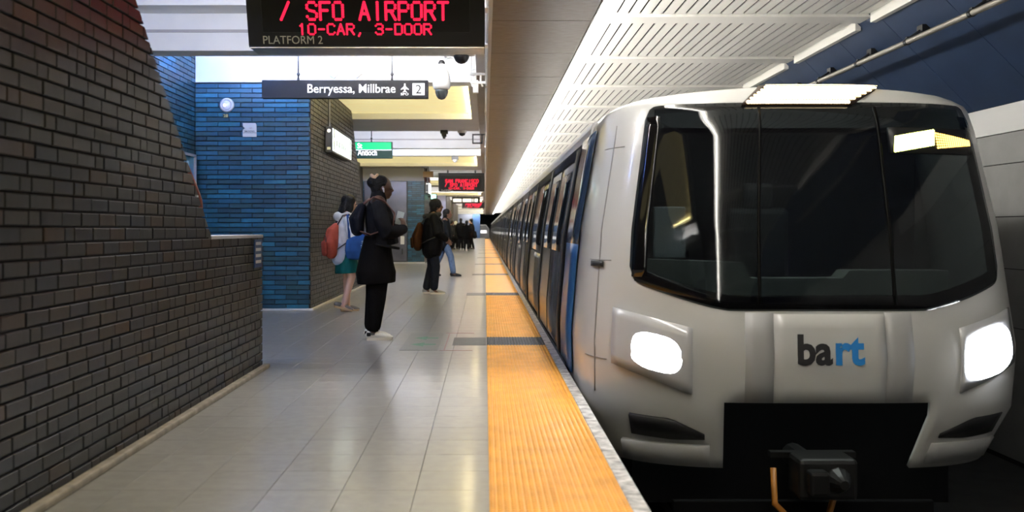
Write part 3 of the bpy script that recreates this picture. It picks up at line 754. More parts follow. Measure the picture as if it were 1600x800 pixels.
# ================================================================ SIGNS
STROKE = {'S': [[(4,5),(3,6),(1,6),(0,5),(0,4),(1,3.2),(3,2.8),(4,2),(4,1),(3,0),(1,0),(0,1)]], 'A': [[(0,0),(2,6),(4,0)],[(.8,2),(3.2,2)]],
 'N': [[(0,0),(0,6),(4,0),(4,6)]], 'F': [[(0,0),(0,6),(4,6)],[(0,3.2),(3,3.2)]], 'R': [[(0,0),(0,6),(3,6),(4,5),(4,4),(3,3),(0,3)],[(2,3),(4,0)]],
 'C': [[(4,5),(3,6),(1,6),(0,5),(0,1),(1,0),(3,0),(4,1)]], 'I': [[(2,0),(2,6)]], 'O': [[(1,0),(0,1),(0,5),(1,6),(3,6),(4,5),(4,1),(3,0),(1,0)]],
 '/': [[(0,0),(3.4,6)]], 'P': [[(0,0),(0,6),(3,6),(4,5),(4,4),(3,3),(0,3)]], 'T': [[(0,6),(4,6)],[(2,6),(2,0)]], '1': [[(1,5),(2,6),(2,0)]],
 '0': [[(1,0),(0,1),(0,5),(1,6),(3,6),(4,5),(4,1),(3,0),(1,0)]], '-': [[(.5,3),(3.5,3)]], ',': [[(2,.6),(1.2,-1)]],
 '3': [[(0,5),(1,6),(3,6),(4,5),(4,4),(3,3.2),(1.5,3.2)],[(3,3.2),(4,2),(4,1),(3,0),(1,0),(0,1)]], 'D': [[(0,0),(0,6),(3,6),(4,5),(4,1),(3,0),(0,0)]], ' ': []}
def led_line(bm, s, x0, x1, z0, z1, y, rad):
    n = len(s); cw = 5.6 * n - 1.6; ux = (x1 - x0) / cw; uz = (z1 - z0) / 6
    for i, ch in enumerate(s):
        for pl in STROKE[ch]:
            for (a, b), (c, d) in zip(pl, pl[1:]):
                L = math.hypot(c - a, d - b); k = max(1, int(L / .72))
                for q in range(k + 1):
                    t = q / k; x = x0 + (i * 5.6 + a + (c - a) * t) * ux; z = z0 + (b + (d - b) * t) * uz
                    bm.faces.new([bm.verts.new((x + rad * math.cos(w), y, z + rad * math.sin(w))) for w in [h * math.pi / 3 for h in range(6)]])
def pid(loc, label, posts, txt=True):
    """hanging train display; origin at the bottom front edge centre"""
    t = thing('platform_display', label, 'display', loc, 0, 'red platform displays')
    body = bmesh.new(); w = .915; tilt = .29
    def fx(z): return -tilt * z
    prof = [(-0.0, .0), (fx(.72), .72), (.30 - .05, .76), (.30, .0), (.28, -.012), (.02, -.012)]
    a = [body.verts.new((-w, y, z)) for y, z in prof]; b = [body.verts.new((w, y, z)) for y, z in prof]; n = len(prof)
    body.faces.new(a); body.faces.new(list(reversed(b)))
    for i in range(n): body.faces.new((a[i], b[i], b[(i+1)%n], a[(i+1)%n]))
    bmesh.ops.recalc_face_normals(body, faces=body.faces[:])
    obj('housing', body, M['black_plastic'], t)
    obj('bottom_plate', B(-w + .005, w - .005, .015, .29, -.016, -.004), M['steel'], t, label='brushed steel underside')
    scr = bpy.data.objects.new('screen', mesh_of(B(-.80, .80, -.006, .004, .10, .66, .004), 'screen', mat('screen_black', (.003, .003, .003), .3))); link(scr, t)
    scr.rotation_euler = (math.atan(tilt), 0, 0); scr['label'] = 'black screen with red dot letters'
    bm = bmesh.new(); k = .005
    led_line(bm, 'SAN FRANCISCO', -.63, .67, .358, .488, -.009, .0125)
    led_line(bm, '/ SFO AIRPORT', -.65, .63, .198, .325, -.009, .0125)
    led_line(bm, '10-CAR, 3-DOOR', -.52, .50, .086, .162, -.009, .0085)
    bmesh.ops.recalc_face_normals(bm, faces=bm.faces[:])
    stuff(obj('red_letters', bm, M['led'], scr))
    text_obj('platform_lettering', 'PLATFORM 2', .46, .062, M['dim_letter'], scr, (-.80, -.0075, .012), UPR, .002, 0).__setitem__('kind', 'stuff')
    for x in (-.55, .55): obj('post', B(x - .03, x + .03, .1, .16, .72, posts), M['black_metal'], t)
    return t
p1 = pid((-.915, 7.2, 2.60), 'near red platform display hanging at top, lettered PLATFORM 2', 1.58)
P2 = [(-.93, 37.0, 2.70, 'second red platform display, over the walkers in mid platform'), (-.93, 75.0, 2.9, 'farthest red platform display, small above the distant group')]
for x, y, z, lb in P2:
    c = copy_tree(p1); c.location = (x, y, z); c['label'] = lb
# hanging direction sign
def hanging_sign(name, label, loc, w, h, m, posts, post_x, thick=.1):
    t = thing(name, label, 'sign', loc)
    obj('panel', B(-w/2, w/2, 0, thick, 0, h, .006), m, t)
    for x in post_x:
        bm = T_([(x, thick/2, h), (x, thick/2, h + posts)], .011, 8); ell(bm, (x, thick/2, h + .085), (.024, .024, .026), u=10, v=6); tube(bm, [(x, thick/2, h - .002), (x, thick/2, h + .03)], .018, 8)
        obj('rod', bm, M['black_metal'], t, smooth=True)
    return t
d = 12.4; s = F / d
sx0, sx1 = (409 - VX) / s, (669 - VX) / s; sz0, sz1 = CZ + (VY - 153.5) / s, CZ + (VY - 125) / s
hs = hanging_sign('direction_sign', 'black hanging sign lettered Berryessa, Millbrae with white number 2', ((sx0 + sx1)/2, d, sz0), sx1 - sx0, sz1 - sz0, M['sign_black'], 3.76 - sz1, ((465 - 539)/s, (612 - 539)/s))
q = lambda px: (px - 539) / s; r = lambda py: (153.5 - py) / s
text_obj('lettering', 'Berryessa, Millbrae', q(618) - q(480.5), r(132) - r(150), M['sign_white'], hs, (q(480.5), -.003, r(149.5)), UPR, .003, .01)
bm = bmesh.new()
def poly(bm, pts, y=-.004): bm.faces.new([bm.verts.new((q(a), y, r(b))) for a, b in pts])
poly(bm, [(631.5,130.5),(633.5,130.5),(634,135),(638.8,139.3),(638.8,140.6),(634,139),(633.6,142),(635.8,143.6),(635.8,144.4),(632.5,143.6),(629.2,144.4),(629.2,143.6),(631.4,142),(631,139),(626.2,140.6),(626.2,139.3),(631,135)])
bmesh.ops.recalc_face_normals(bm, faces=bm.faces[:]); obj('plane_symbol', bm, M['sign_white'], hs, label='white airplane symbol')
text_obj('lettering', 'SFO', q(638.5) - q(626), .034, M['sign_white'], hs, (q(626), -.003, r(149)), UPR, .003, .02)
obj('number_plate', B(q(644.5), q(663.5), -.004, .002, r(148.8), r(130), .002), M['sign_white'], hs)
text_obj('numeral', '2', q(658.5) - q(649.5), r(132.5) - r(146), M['sign_black'], hs, (q(649.5), -.007, r(146.2)), UPR, .003, .0)
# green sign behind the stair enclosure
d = 22.2; s2 = F / d; gx1 = (613 - VX) / s2; gz0, gz1 = CZ + (VY - 247.5) / s2, CZ + (VY - 221.5) / s2; gw = 1.75
gs = hanging_sign('green_sign', 'dark green hanging sign lettered Antioch, half hidden behind brick enclosure', (gx1 - gw/2, d, gz0), gw, gz1 - gz0, mat('sign_dark_green', (.003, .018, .011), .5, spec=.15), 4.2 - gz1, (gw/2 - 33/s2, -.6))
q2 = lambda px: gw/2 + (px - 613) / s2; r2 = lambda py: (247.5 - py) / s2
gl = obj('lit_panel', B(-gw/2 + .02, gw/2 - .03, -.006, .001, r2(234), r2(222.5)), mat('sign_lit_green', (.0, .12, .04), .5, spec=.15, emit=(0, .55, .17), estr=.55), gs, label='bright green upper half')
text_obj('lettering', 'n St', q2(566) - q2(551), .13, M['sign_white'], gl, (q2(551), -.008, r2(232)), UPR, .003, .015)
text_obj('lettering', ', Antioch', q2(589) - q2(554.5), .17, M['sign_white'], gs, (q2(554.5), -.003, r2(244.5)), UPR, .003, .015)
obj('divider', B(-gw/2 + .02, gw/2 - .02, -.005, .0, r2(234.8), r2(233.9)), M['sign_white'], gs)
# lit information panels on the enclosure sides
def info_panel(x, y0, L, z0, h, label, n=6):
    t = thing('information_panel', label, 'sign', (x, y0, z0), 0, 'lit information panels')
    obj('case', B(-.115, 0, -.0, L, 0, h, .006), M['black_plastic'], t)
    fc = obj('lit_face', B(-.002, .006, .03, L - .03, .03, h - .03), mat('panel_glow', (.8, .9, .88), .4, emit=(.85, 1, .97), estr=1.5), t, label='glowing white face with dark station lettering')
    random.seed(3); bm = bmesh.new(); dk = mat('panel_print', (.12, .17, .17), .5)
    for (a, b, zz0, zz1) in ((.06, .17, .55, .93), (.06, .17, .1, .5), (L - .2, L - .1, .55, .93), (L - .2, L - .1, .1, .5)):
        box(bm, .005, .008, a, b, h * zz0, h * zz1)
    obj('side_blocks', bm, mat('panel_grey_print', (.3, .34, .34), .5), fc)
    bm = bmesh.new(); yy = .3
    while yy < L - .35:
        wv = random.uniform(.03, .07); box(bm, .005, .008, yy, yy + wv, h * .3, h * random.choice((.55, .55, .72))); yy += wv + random.uniform(.025, .05)
    obj('faint_lettering', bm, mat('panel_text', (.25, .3, .3), .5), fc)
    bm = bmesh.new(); bmesh.ops.create_circle(bm, cap_ends=True, radius=.028, segments=16, matrix=Matrix.Translation((-.055, -.003, h * .83)) @ Matrix.Rotation(math.radians(90), 4, 'X')); obj('round_symbol', bm, M['sign_white'], t)
    obj('end_label', B(-.085, -.03, -.004, .0, h * .1, h * .2), M['dim_letter'], t)
    obj('conduit', T_([(-.07, .12, h), (-.07, .12, 3.415 - z0)], .02, 8), M['black_metal'], t)
    return t
info_panel(-2.405, 14.65, 2.05, 2.395, .41, 'lit white information panel in black case on near brick enclosure')
info_panel(-1.96, 32.3, 1.6, 2.42, .42, 'small lit information panel on far brick enclosure beyond the elevator')
# exit and far signs
t = thing('amber_sign', 'small dark amber hanging sign beside far brick enclosure', 'sign', (-1.75, 31.5, 2.95)); obj('panel', B(-.35, .0, 0, .06, 0, .2, .005), mat('amber_sign', (.12, .06, .02), .5), t); obj('rod', T_([(-.17, .03, .2), (-.17, .03, .36)], .012, 6), M['black_metal'], t)
t = thing('exit_light', 'tiny green lit square sign below the far information panel', 'sign', (-1.88, 34.0, 2.27)); obj('arm', B(-.2, -.11, .02, .06, .09, .13), M['black_metal'], t); obj('case', B(-.12, .12, 0, .08, 0, .22, .004), M['black_plastic'], t); obj('glow', B(-.09, .09, -.004, .002, .03, .19), mat('exit_green', (.3, .9, .7), .4, emit=(.35, 1, .75), estr=1.2), t)
d = 58; s3 = F / d
t = hanging_sign('far_direction_sign', 'distant black hanging direction sign with white lettering, above far group', ((728 - VX)/s3, d, CZ + (VY - 318)/s3), 1.75, .42, M['sign_black'], .55, (-.5, .5))
bm = bmesh.new()
for a, b in ((-.8, -.28), (-.2, .36), (.42, .47), (.54, .74)): box(bm, a, b, -.004, .0, .1, .3)
obj('lettering', bm, M['sign_white'], t)
# cameras
t = thing('dome_camera', 'white teardrop security camera hanging right of the Berryessa sign', 'camera', ((690 - VX) * 12.9 / F, 12.9, CZ + (VY - 158) * 12.9 / F))
k = 12.9 / F
bm = lathe(bmesh.new(), [(.02, .0 + 60*k), (.045, 60*k), (.045, 54*k), (.07, 52*k), (.11, 42*k), (14*k, 32*k), (14*k, 24*k), (13*k, 20*k), (11*k, 17.5*k)], 24); obj('housing', bm, M['white_plastic'], t, smooth=True)
bm = lathe(bmesh.new(), [(10.5*k, 19*k), (10.3*k, 14*k), (8.5*k, 8*k), (5*k, 3.5*k), (.003, 2*k)], 24); obj('dome', bm, mat('smoked_dome', (.05, .06, .065), .08, coat=.5), t, smooth=True, label='smoked lower dome')
obj('collar', lathe(bmesh.new(), [(5*k, 57*k), (5.5*k, 60*k), (4*k, 63*k), (2.4*k, 64*k)], 16), M['black_metal'], t, smooth=True)
obj('bracket', T_([(0, 0, 62*k), (0, 0, 72*k), (.03, .12, 78*k), (.03, .56, 80*k)], .02, 8), M['white_plastic'], t, smooth=True)
obj('cable', T_([(.03, .5, 77*k), (.12, .3, 75*k), (.24, .25, 66*k), (.3, .25, 54*k), (.38, .25, 51*k), (.46, .25, 55*k), (.5, .3, 66*k), (.5, .4, 78*k)], .008, 6), M['white_plastic'], t, smooth=True)
t = thing('dome_camera', 'black half dome camera under white beam right of the white teardrop camera', 'camera', ((721 - VX) * 11.28 / F, 11.28, 3.31)); k = 11.28 / F
obj('plate', lathe(bmesh.new(), [(18*k, 0), (18*k, -.018), (14*k, -.024), (13*k, -.024)], 24), M['white_plastic'], t); obj('dome', lathe(bmesh.new(), [(12.5*k, -.015), (12*k, -.05), (9.5*k, -.09), (5.5*k, -.115), (.004, -.125)], 24), M['black_plastic'], t, smooth=True)
for px_, lb, dk_ in ((694, 'black box camera under the grey soffit, left of the pair', 1), (722, 'small white dome camera under the grey soffit, right of the pair', 0)):
    t = thing('ceiling_camera', lb, 'camera', ((px_ - VX) * 20.0 / F, 20.0, 3.31), 0); 
    if dk_: obj('body', box(B(-.08, .08, -.08, .08, -.07, 0, .01), -.05, .05, -.15, .1, -.13, -.06, .01), M['black_plastic'], t); obj('lens', lathe(bmesh.new(), [(.035, -.12), (.03, -.17), (.004, -.18)], 12), M['black_metal'], t)
    else: obj('base', lathe(bmesh.new(), [(.1, 0), (.1, -.03), (.08, -.06)], 16), M['white_plastic'], t); obj('dome', lathe(bmesh.new(), [(.075, -.055), (.06, -.1), (.004, -.125)], 16), M['black_plastic'], t, smooth=True)
for px_, yy, lb in ((711, 27.0, 'dark camera box hanging in the second lit coffer'),):
    t = thing('ceiling_camera', lb, 'camera', ((px_ - VX) * yy / F, yy, 3.31)); obj('body', B(-.1, .1, -.08, .08, -.1, 0, .01), M['black_metal'], t); obj('dome', lathe(bmesh.new(), [(.08, -.09), (.06, -.16), (.004, -.19)], 14), M['white_plastic'], t, smooth=True)
# conduits along the platform edge
t = thing('white_conduit', 'white conduit running along the ceiling edge with junction boxes', 'conduit', (0, 0, 0))
obj('pipe', T_([(.02, 5, 3.235), (.02, 125, 3.235)], .016, 8), M['white_plastic'], t, smooth=True)
for yy in (7.6, 8.6, 10.3, 13.2, 16.2, 19.5, 23, 28, 34, 41): obj('coupling', B(.001, .036, yy - .1, yy + .1, 3.2, 3.275, .006), M['steel'], t)
for yy in (12.3, 13.0):
    obj('strut', B(-.2, .0, yy, yy + .04, 3.22, 3.25), M['white_plastic'], t); 
for xx in (-.2, -.13, -.06): obj('drop_pipe', T_([(xx, 13.3, 3.76), (xx, 13.3, 3.3), (xx + .03, 13.3, 3.22)], .016, 6), M['white_plastic'], t)
obj('junction_box', B(-.17, -.09, 13.2, 13.3, 3.12, 3.3, .006), M['white_plastic'], t)
t = thing('bracket_light', 'small black open bracket on the ceiling edge past the grey soffit', 'bracket', (-.28, 20.6, 3.2)); obj('frame', box(box(box(B(0, .03, 0, .06, -.12, .1), .2, .23, 0, .06, -.12, .1), 0, .23, 0, .06, -.12, -.09), 0, .3, 0, .06, .07, .1), M['black_metal'], t)
# twin small fixtures on the white beam
for px_, lb in ((521, 'left tilted white emergency light on the white beam'), (558, 'right tilted white emergency light on the white beam')):
    t = thing('emergency_light', lb, 'light', ((px_ - VX) * 13.35 / F, 13.38, CZ + (VY - 115) * 13.35 / F), 0, 'tilted emergency lights')
    o = obj('body', B(-.055, .055, -.08, .02, -.05, .05, .008), M['white_plastic'], t); o.rotation_euler = (0, math.radians(38 if px_ < 540 else -38), 0)
    o2 = obj('lens', B(-.035, .035, -.085, -.07, -.03, .03, .004), mat('frosted_lens', (.6, .6, .6), .2), t); o2.rotation_euler = o.rotation_euler
    obj('stem', T_([(0, .0, 0), (0, .08, 0)], .015, 8), M['white_plastic'], t)
# round wall lamp, number, notice on the blue wall
k = EY / F
t = thing('wall_lamp', 'round white bulkhead lamp on the blue brick wall', 'lamp', ((355 - VX) * k, EY - .003, CZ + (VY - 164.5) * k))
RX = Matrix.Rotation(math.radians(90), 4, 'X')
bm = lathe(bmesh.new(), [(11.2*k, 0), (11.2*k, .025), (10*k, .045), (8*k, .05), (7.6*k, .035), (.003, .035)], 32); bm.transform(RX); obj('rim', bm, mat('lamp_rim', (.6, .62, .68), .35), t, smooth=True)
bm = lathe(bmesh.new(), [(7.4*k, .03), (7*k, .05), (5*k, .068), (2*k, .075), (.003, .076)], 28); bm.transform(RX); obj('lens', bm, mat('lamp_lens', (.4, .42, .55), .1, coat=.6, emit=(.55, .6, 1), estr=.25), t, smooth=True)
bm = bmesh.new(); ell(bm, (-1.6*k, -.078, -1*k), (2.2*k, .02, 2.2*k)); obj('bulb', bm, mat('bulb_glow', (1, 1, 1), .3, emit=(.95, .95, 1), estr=2.5), t, smooth=True)
t = thing('number_plate', 'small dark plate with number 28 under the round wall lamp', 'sign', ((353 - VX) * k, EY - .012, CZ + (VY - 184.5) * k)); obj('plate', B(-4.6*k, 4.6*k, 0, .012, 0, 7*k, .001), M['black_plastic'], t); text_obj('numerals', '28', 7.2*k, 5*k, mat('gold_numeral', (.55, .42, .15), .4), t, (-3.6*k, -.003, 1*k), UPR, .002, .02)
t = thing('notice', 'white no smoking notice with torn corner on the blue brick wall', 'sign', ((390 - VX) * k, EY - .012, CZ + (VY - 214) * k))
obj('sheet', prism(bmesh.new(), [(-10.5*k, 0), (11*k, 0), (11*k, 19.5*k), (9*k, 21.7*k), (-10.5*k, 21.7*k), (-10*k, 16*k), (-7*k, 13.5*k), (-10.5*k, 11*k)], 0, .012), M['white_plastic'], t)
text_obj('lettering', 'SMOKING', 16*k, 2.6*k, M['black_plastic'], t, (-8*k, -.002, 7.3*k), UPR, .002, .01)
obj('rule', B(-10.5*k, 11*k, -.002, 0, 6*k, 6.5*k), M['black_plastic'], t)
text_obj('lettering', 'NO', 4.5*k, 2.2*k, mat('faded_red', (.45, .3, .32), .5), t, (0, -.002, 12.5*k), UPR, .002, .0)
# poster case on the far left wall
t = thing('poster_case', 'blue poster in thin pale frame at the blue corner', 'poster', (-4.19, 11.9, 1.45))
obj('poster', B(.0, .06, .03, 1.27, .03, .75), mat('poster_blue', (.03, .22, .42), .35, noise=.4, nscale=5), t)
bm = bmesh.new()
for a in ((0, 1.3, 0, .03), (0, 1.3, .75, .785), (0, .03, 0, .785), (1.27, 1.3, 0, .785)): box(bm, 0, .09, *a)
obj('frame', bm, mat('pale_frame', (.4, .38, .4), .35, .5), t)
obj('white_mark', B(.06, .063, .95, 1.05, .4, .68), mat('poster_pale', (.3, .5, .65), .5), t)
# handrail end behind the left wall
t = thing('handrail', 'reddish curved handrail end peeking past the sloping brick wall', 'handrail', (-2.6, 8.46, 0))
obj('rail', T_([(0, -.4, 1.72), (0, -.12, 1.52), (0, -.02, 1.44), (0, .0, 1.38), (0, -.03, 1.33)], .03, 10), mat('rail_red_brown', (.2, .06, .04), .35), t, smooth=True)
obj('post', T_([(0, -.1, 0), (0, -.1, 1.5)], .022, 8), M['steel'], t)
# end gate and trackside clutter at the far end
t = thing('end_gate', 'grey gate with white notice at the far platform end', 'gate', (-.05, 128.5, 0))
obj('leaf', prism(bmesh.new(), [(-.85, 0), (.62, 0), (.62, 1.25), (.2, 1.8), (-.85, 1.8)], 0, .06), mat('gate_grey', (.1, .1, .11), .5), t)
bm = bmesh.new()
for a in (((-.85, .03, 0), (-.85, .03, 1.82)), ((-.85, .03, 1.82), (.2, .03, 1.82)), ((.2, .03, 1.82), (.62, .03, 1.25)), ((.62, .03, 1.25), (.62, .03, 0))): tube(bm, a, .05, 8)
obj('frame', bm, M['steel'], t); obj('notice', B(-.55, .3, -.03, 0, .7, 1.1), M['sign_white'], t)
# ================================================================ PEOPLE
def solid(name, bm, voxel, m, parent, it=4, fac=.5, label=None, loc=None):
    """closed pieces in bm melted into one continuous surface"""
    me = mesh_of(bm, name, m); o = bpy.data.objects.new(name, me); COL.objects.link(o)
    r = o.modifiers.new('r', 'REMESH'); r.mode = 'VOXEL'; r.voxel_size = voxel
    s = o.modifiers.new('s', 'SMOOTH'); s.factor = fac; s.iterations = it
    ev = o.evaluated_get(bpy.context.evaluated_depsgraph_get()); me2 = bpy.data.meshes.new_from_object(ev)
    COL.objects.unlink(o); bpy.data.objects.remove(o); bpy.data.meshes.remove(me)
    me2.name = name; me2.materials.clear(); me2.materials.append(m)
    me2.polygons.foreach_set('use_smooth', [True] * len(me2.polygons))
    o = bpy.data.objects.new(name, me2)
    if label: o['label'] = label
    if loc: o.location = loc
    return link(o, parent)
def limb(bm, pts, r, n=14): return tube(bm, pts, r, n, rnd=True)
def fold_mat(name, col, rough=.8, b=.5, sc=14):
    return mat(name, col, rough, spec=.06, noise=.25, nscale=sc, bump=b, stretch=(1, 1, .45))
def head(bm, c, tilt=0, yaw=0, k=1.0):
    R = Matrix.Rotation(yaw, 3, 'Z') @ Matrix.Rotation(tilt, 3, 'Y'); c = Vector(c); P = lambda x, y, z: c + R @ Vector((x * k, y * k, z * k))
    ell(bm, P(-.005, 0, .02), (.098*k, .077*k, .105*k), R); ell(bm, P(.035, 0, -.055), (.062*k, .056*k, .065*k), R); ell(bm, P(.055, 0, -.095), (.028*k, .03*k, .022*k), R)
    tube(bm, [P(.088, 0, .02), P(.108, 0, -.025), P(.09, 0, -.038)], [.010*k, .017*k, .012*k], 8, rnd=True)
    ell(bm, P(.088, 0, -.062), (.014*k, .024*k, .012*k), R)
    for s in (-1, 1): ell(bm, P(-.005, s*.076, -.015), (.022*k, .012*k, .034*k), R, 10, 8); ell(bm, P(.075, s*.033, .005), (.016*k, .022*k, .012*k), R, 8, 6)
    limb(bm, [P(-.025, 0, -.05), P(-.045, 0, -.17)], [.052*k, .06*k])
    return P, R
def eyes(P, parent):
    for s in (-1, 1):
        bm = bmesh.new(); ell(bm, P(.088, s*.034, -.004), (.010, .014, .009), u=10, v=6); obj('eye', bm, mat('eye', (.05, .04, .035), .15), parent, smooth=True)
def hand(bm, w, d, palm, k=1.0, curl=.9):
    """w wrist, d pointing direction, palm: palm normal"""
    w = Vector(w); d = Vector(d).normalized(); n = Vector(palm); n = (n - d * n.dot(d)).normalized(); a = d.cross(n)
    tube(bm, [w - d*.01, w + d*.04*k, w + d*.085*k], [(.026*k, .019*k), (.038*k, .017*k), (.036*k, .014*k)], 10, side=a, rnd=True)
    for i, (o, L) in enumerate(((-.03, .062), (-.01, .075), (.01, .07), (.03, .055))):
        p = w + d*.085*k + a*o*k; L *= k; q = p + (d*math.cos(curl*.5) + n*math.sin(curl*.5))*L*.5; e = q + (d*math.cos(curl*1.4) + n*math.sin(curl*1.4))*L*.5
        tube(bm, [p, q, e], [.0095*k, .009*k, .0075*k], 8, rnd=True)
    p = w + d*.03*k - a*.034*k; tube(bm, [p, p + (d*.6 - a*.6 + n*.5)*.035*k, p + (d*1.1 - a*.5 + n*.9)*.05*k], [.012*k, .011*k, .009*k], 8, rnd=True)
def shoe(name, parent, heel, yaw, L, up, so, pitch=0, h=.075, lace=None, label=None):
    R = Matrix.Translation(Vector(heel)) @ Matrix.Rotation(yaw, 4, 'Z') @ Matrix.Rotation(-pitch, 4, 'Y')
    def outline(z, g): return [(L * x, L * y * g, z) for x, y in ((-.02,.0),(0,.09),(.12,.115),(.35,.11),(.6,.14),(.8,.145),(.93,.1),(1.0,.0),(.93,-.1),(.8,-.145),(.6,-.14),(.35,-.11),(.12,-.115),(0,-.09))]
    bm = bmesh.new(); lo = [bm.verts.new(p) for p in outline(.0, 1)]; hi = [bm.verts.new(p) for p in outline(.028, 1.04)]; n = len(lo)
    for i in range(n): bm.faces.new((lo[i], lo[(i+1)%n], hi[(i+1)%n], hi[i]))
    bm.faces.new(list(reversed(lo))); bm.faces.new(hi); bm.transform(R)
    sole = bm
    bm = bmesh.new()
    tube(bm, [(.0, 0, .05), (L*.12, 0, .055), (L*.35, 0, .058), (L*.6, 0, .045), (L*.82, 0, .037), (L*.97, 0, .03)], [(L*.075, .03), (L*.105, h*.6), (L*.105, h*.55), (L*.13, .035), (L*.13, .026), (L*.07, .014)], 14, rnd=True)
    tube(bm, [(L*.16, 0, .04), (L*.17, 0, h + .025)], [(L*.1, .055), (L*.095, .05)], 14)
    bm.transform(R)
    s = solid(name, bm, .006, up, parent, 3, label=label); obj('sole', sole, so, s)
    if lace:
        bm = bmesh.new()
        for q in (.36, .44, .52): tube(bm, [(L*q, -.03, .088 - (q - .36)*.16), (L*q, 0, .1 - (q - .36)*.18), (L*q, .03, .088 - (q - .36)*.16)], .005, 6)
        tube(bm, [(L*.34, 0, .1), (L*.4, -.03, .125), (L*.46, -.035, .1)], .004, 6); tube(bm, [(L*.34, 0, .1), (L*.42, .02, .128), (L*.48, .03, .1)], .004, 6)
        bm.transform(R); obj('laces', bm, lace, s)
    return s
def person(label, loc, yaw, group=None): return thing('person', label, 'person', loc, yaw, group)
def at(px, py, d): return ((px - VX) * d / F, d, CZ + (VY - py) * d / F)
SK_D = mat('skin_dark_brown', (.085, .042, .026), .45); SK_L = mat('skin_light', (.50, .30, .23), .5); SK_M = mat('skin_brown', (.14, .07, .045), .45)
HAIR = mat('black_hair', (.005, .0045, .0045), .5, spec=.2, noise=.4, nscale=60, bump=.8)
JK = fold_mat('black_jacket', (.009, .009, .0105), .75); TN = fold_mat('black_tunic', (.0045, .004, .004), .85, .3)
WS = mat('white_shoe', (.72, .69, .62), .5); WSOLE = mat('cream_sole', (.62, .57, .47), .6)
NAVY = fold_mat('navy_bag', (.007, .008, .013), .6)
# ---- woman with the bun
d = 9.92; x1 = (590 - VX) * d / F; Y1 = math.radians(14)
p = person('woman with black bun, black jacket, long black skirt over trousers and white sneakers', (x1, d, 0), Y1)
b = bmesh.new(); P, R = head(b, (.055, 0, 1.618), .05, math.radians(-2))
limb(b, [(.0, 0, 1.46), (-.01, 0, 1.25), (0, 0, 1.0)], [(.15, .09), (.16, .11), (.16, .11)])
limb(b, [(-.02, -.17, 1.40), (.05, -.25, 1.14), (.25, -.17, 1.18)], [.05, .042, .03]); hand(b, (.255, -.165, 1.185), (-.05, .25, 1), (-.6, 1, 0), .95, .9)
limb(b, [(-.02, .17, 1.40), (.04, .24, 1.13), (.22, .12, 1.14)], [.05, .042, .03]); hand(b, (.225, .115, 1.14), (.6, -.5, .5), (-.3, -.6, .5), .95, .9)
for s in (-1, 1): limb(b, [(0, s*.09, .95), (.0, s*.09, .52), (-.065, s*.085, .09)], [.085, .06, .04])
body = solid('body', b, .0075, SK_D, p, 3); eyes(P, body)
h = bmesh.new(); ell(h, P(-.028, 0, .042), (.098, .088, .095), R); ell(h, P(-.06, 0, -.005), (.07, .078, .085), R)
ell(h, (-.055, 0, 1.675), (.062, .065, .062)); solid('hair', h, .009, HAIR, p, 3)
bm = bmesh.new(); 
for k in range(9):
    t = k * 2 * math.pi / 9; ell(bm, (-.035 + .03*math.cos(t), .03*math.sin(t), 1.735 + .012*math.cos(2*t)), (.022, .022, .026), u=8, v=6)
solid('scrunchie', bm, .006, mat('tan_scrunchie', (.50, .32, .20), .6), p, 2, label='tan scrunchie on the bun')
bm = bmesh.new(); limb(bm, [P(-.002, -.092, -.012), P(.006, -.094, -.045)], [.011, .007], 8); obj('earbud', bm, M['white_plastic'], p, smooth=True, label='white earbud')
j = bmesh.new()
tube(j, [(.065, 0, 1.0), (.045, 0, 1.12), (.02, 0, 1.28), (.0, 0, 1.40), (.0, 0, 1.455)], [(.235, .165), (.235, .165), (.235, .155), (.2, .135), (.12, .1)])
limb(j, [(.0, 0, 1.44), (.012, 0, 1.545)], [(.1, .098), (.082, .086)])
for s in (-1, 1): limb(j, [(-.02, s*.19, 1.395), (.01, s*.245, 1.28), (.065, s*.26, 1.135), (.16, s*.215, 1.15), (.245, s*(.17 if s < 0 else .13), 1.175)], [.085, .088, .085, .07, .056])
solid('jacket', j, .011, JK, p, 5)
obj('jacket_hem', T_([(.06 + .162*math.cos(t*math.pi/12), .232*math.sin(t*math.pi/12), 1.0 - .03*math.cos(t*math.pi/12)) for t in range(25)], .016, 6), JK, p, smooth=True)
t_ = bmesh.new(); tube(t_, [(-.012, 0, .60), (-.018, 0, .72), (-.018, 0, .82), (-.012, 0, .95), (.0, 0, 1.1)], [(.225, .205), (.235, .215), (.22, .19), (.205, .165), (.19, .14)], 20)
solid('skirt', t_, .011, TN, p, 3)
tr = bmesh.new()
for s in (-1, 1): limb(tr, [(-.0, s*.085, .72), (-.02, s*.085, .45), (-.055, s*.08, .15)], [(.09, .115), (.085, .10), (.075, .08)])
solid('trousers', tr, .011, TN, p, 3)
SOCK = mat('grey_sock', (.2, .2, .2), .8)
for s in (-1, 1):
    obj('sock', T_([(-.07, s*.08, .06), (-.062, s*.08, .16)], .042, 12), SOCK, p, smooth=True)
    sh = shoe('shoe', p, (-.125, s*.085, 0), 0, .275, WS, WSOLE, lace=WSOLE, label='white sneaker with cream sole')
    obj('heel_tab', box(bmesh.new(), -.13, -.085, s*.085 - .034, s*.085 + .034, .045, .085, .01), M['black_plastic'], sh, label='black heel patch')
t = thing('shoulder_bag', 'black soft backpack on the back of the woman with the bun', 'bag', (x1, d, 0), Y1)
bm = bmesh.new(); limb(bm, [(-.215, .0, 1.17), (-.225, 0, 1.28), (-.17, 0, 1.41)], [(.15, .07), (.155, .085), (.11, .05)]); solid('body', bm, .011, NAVY, t, 4)
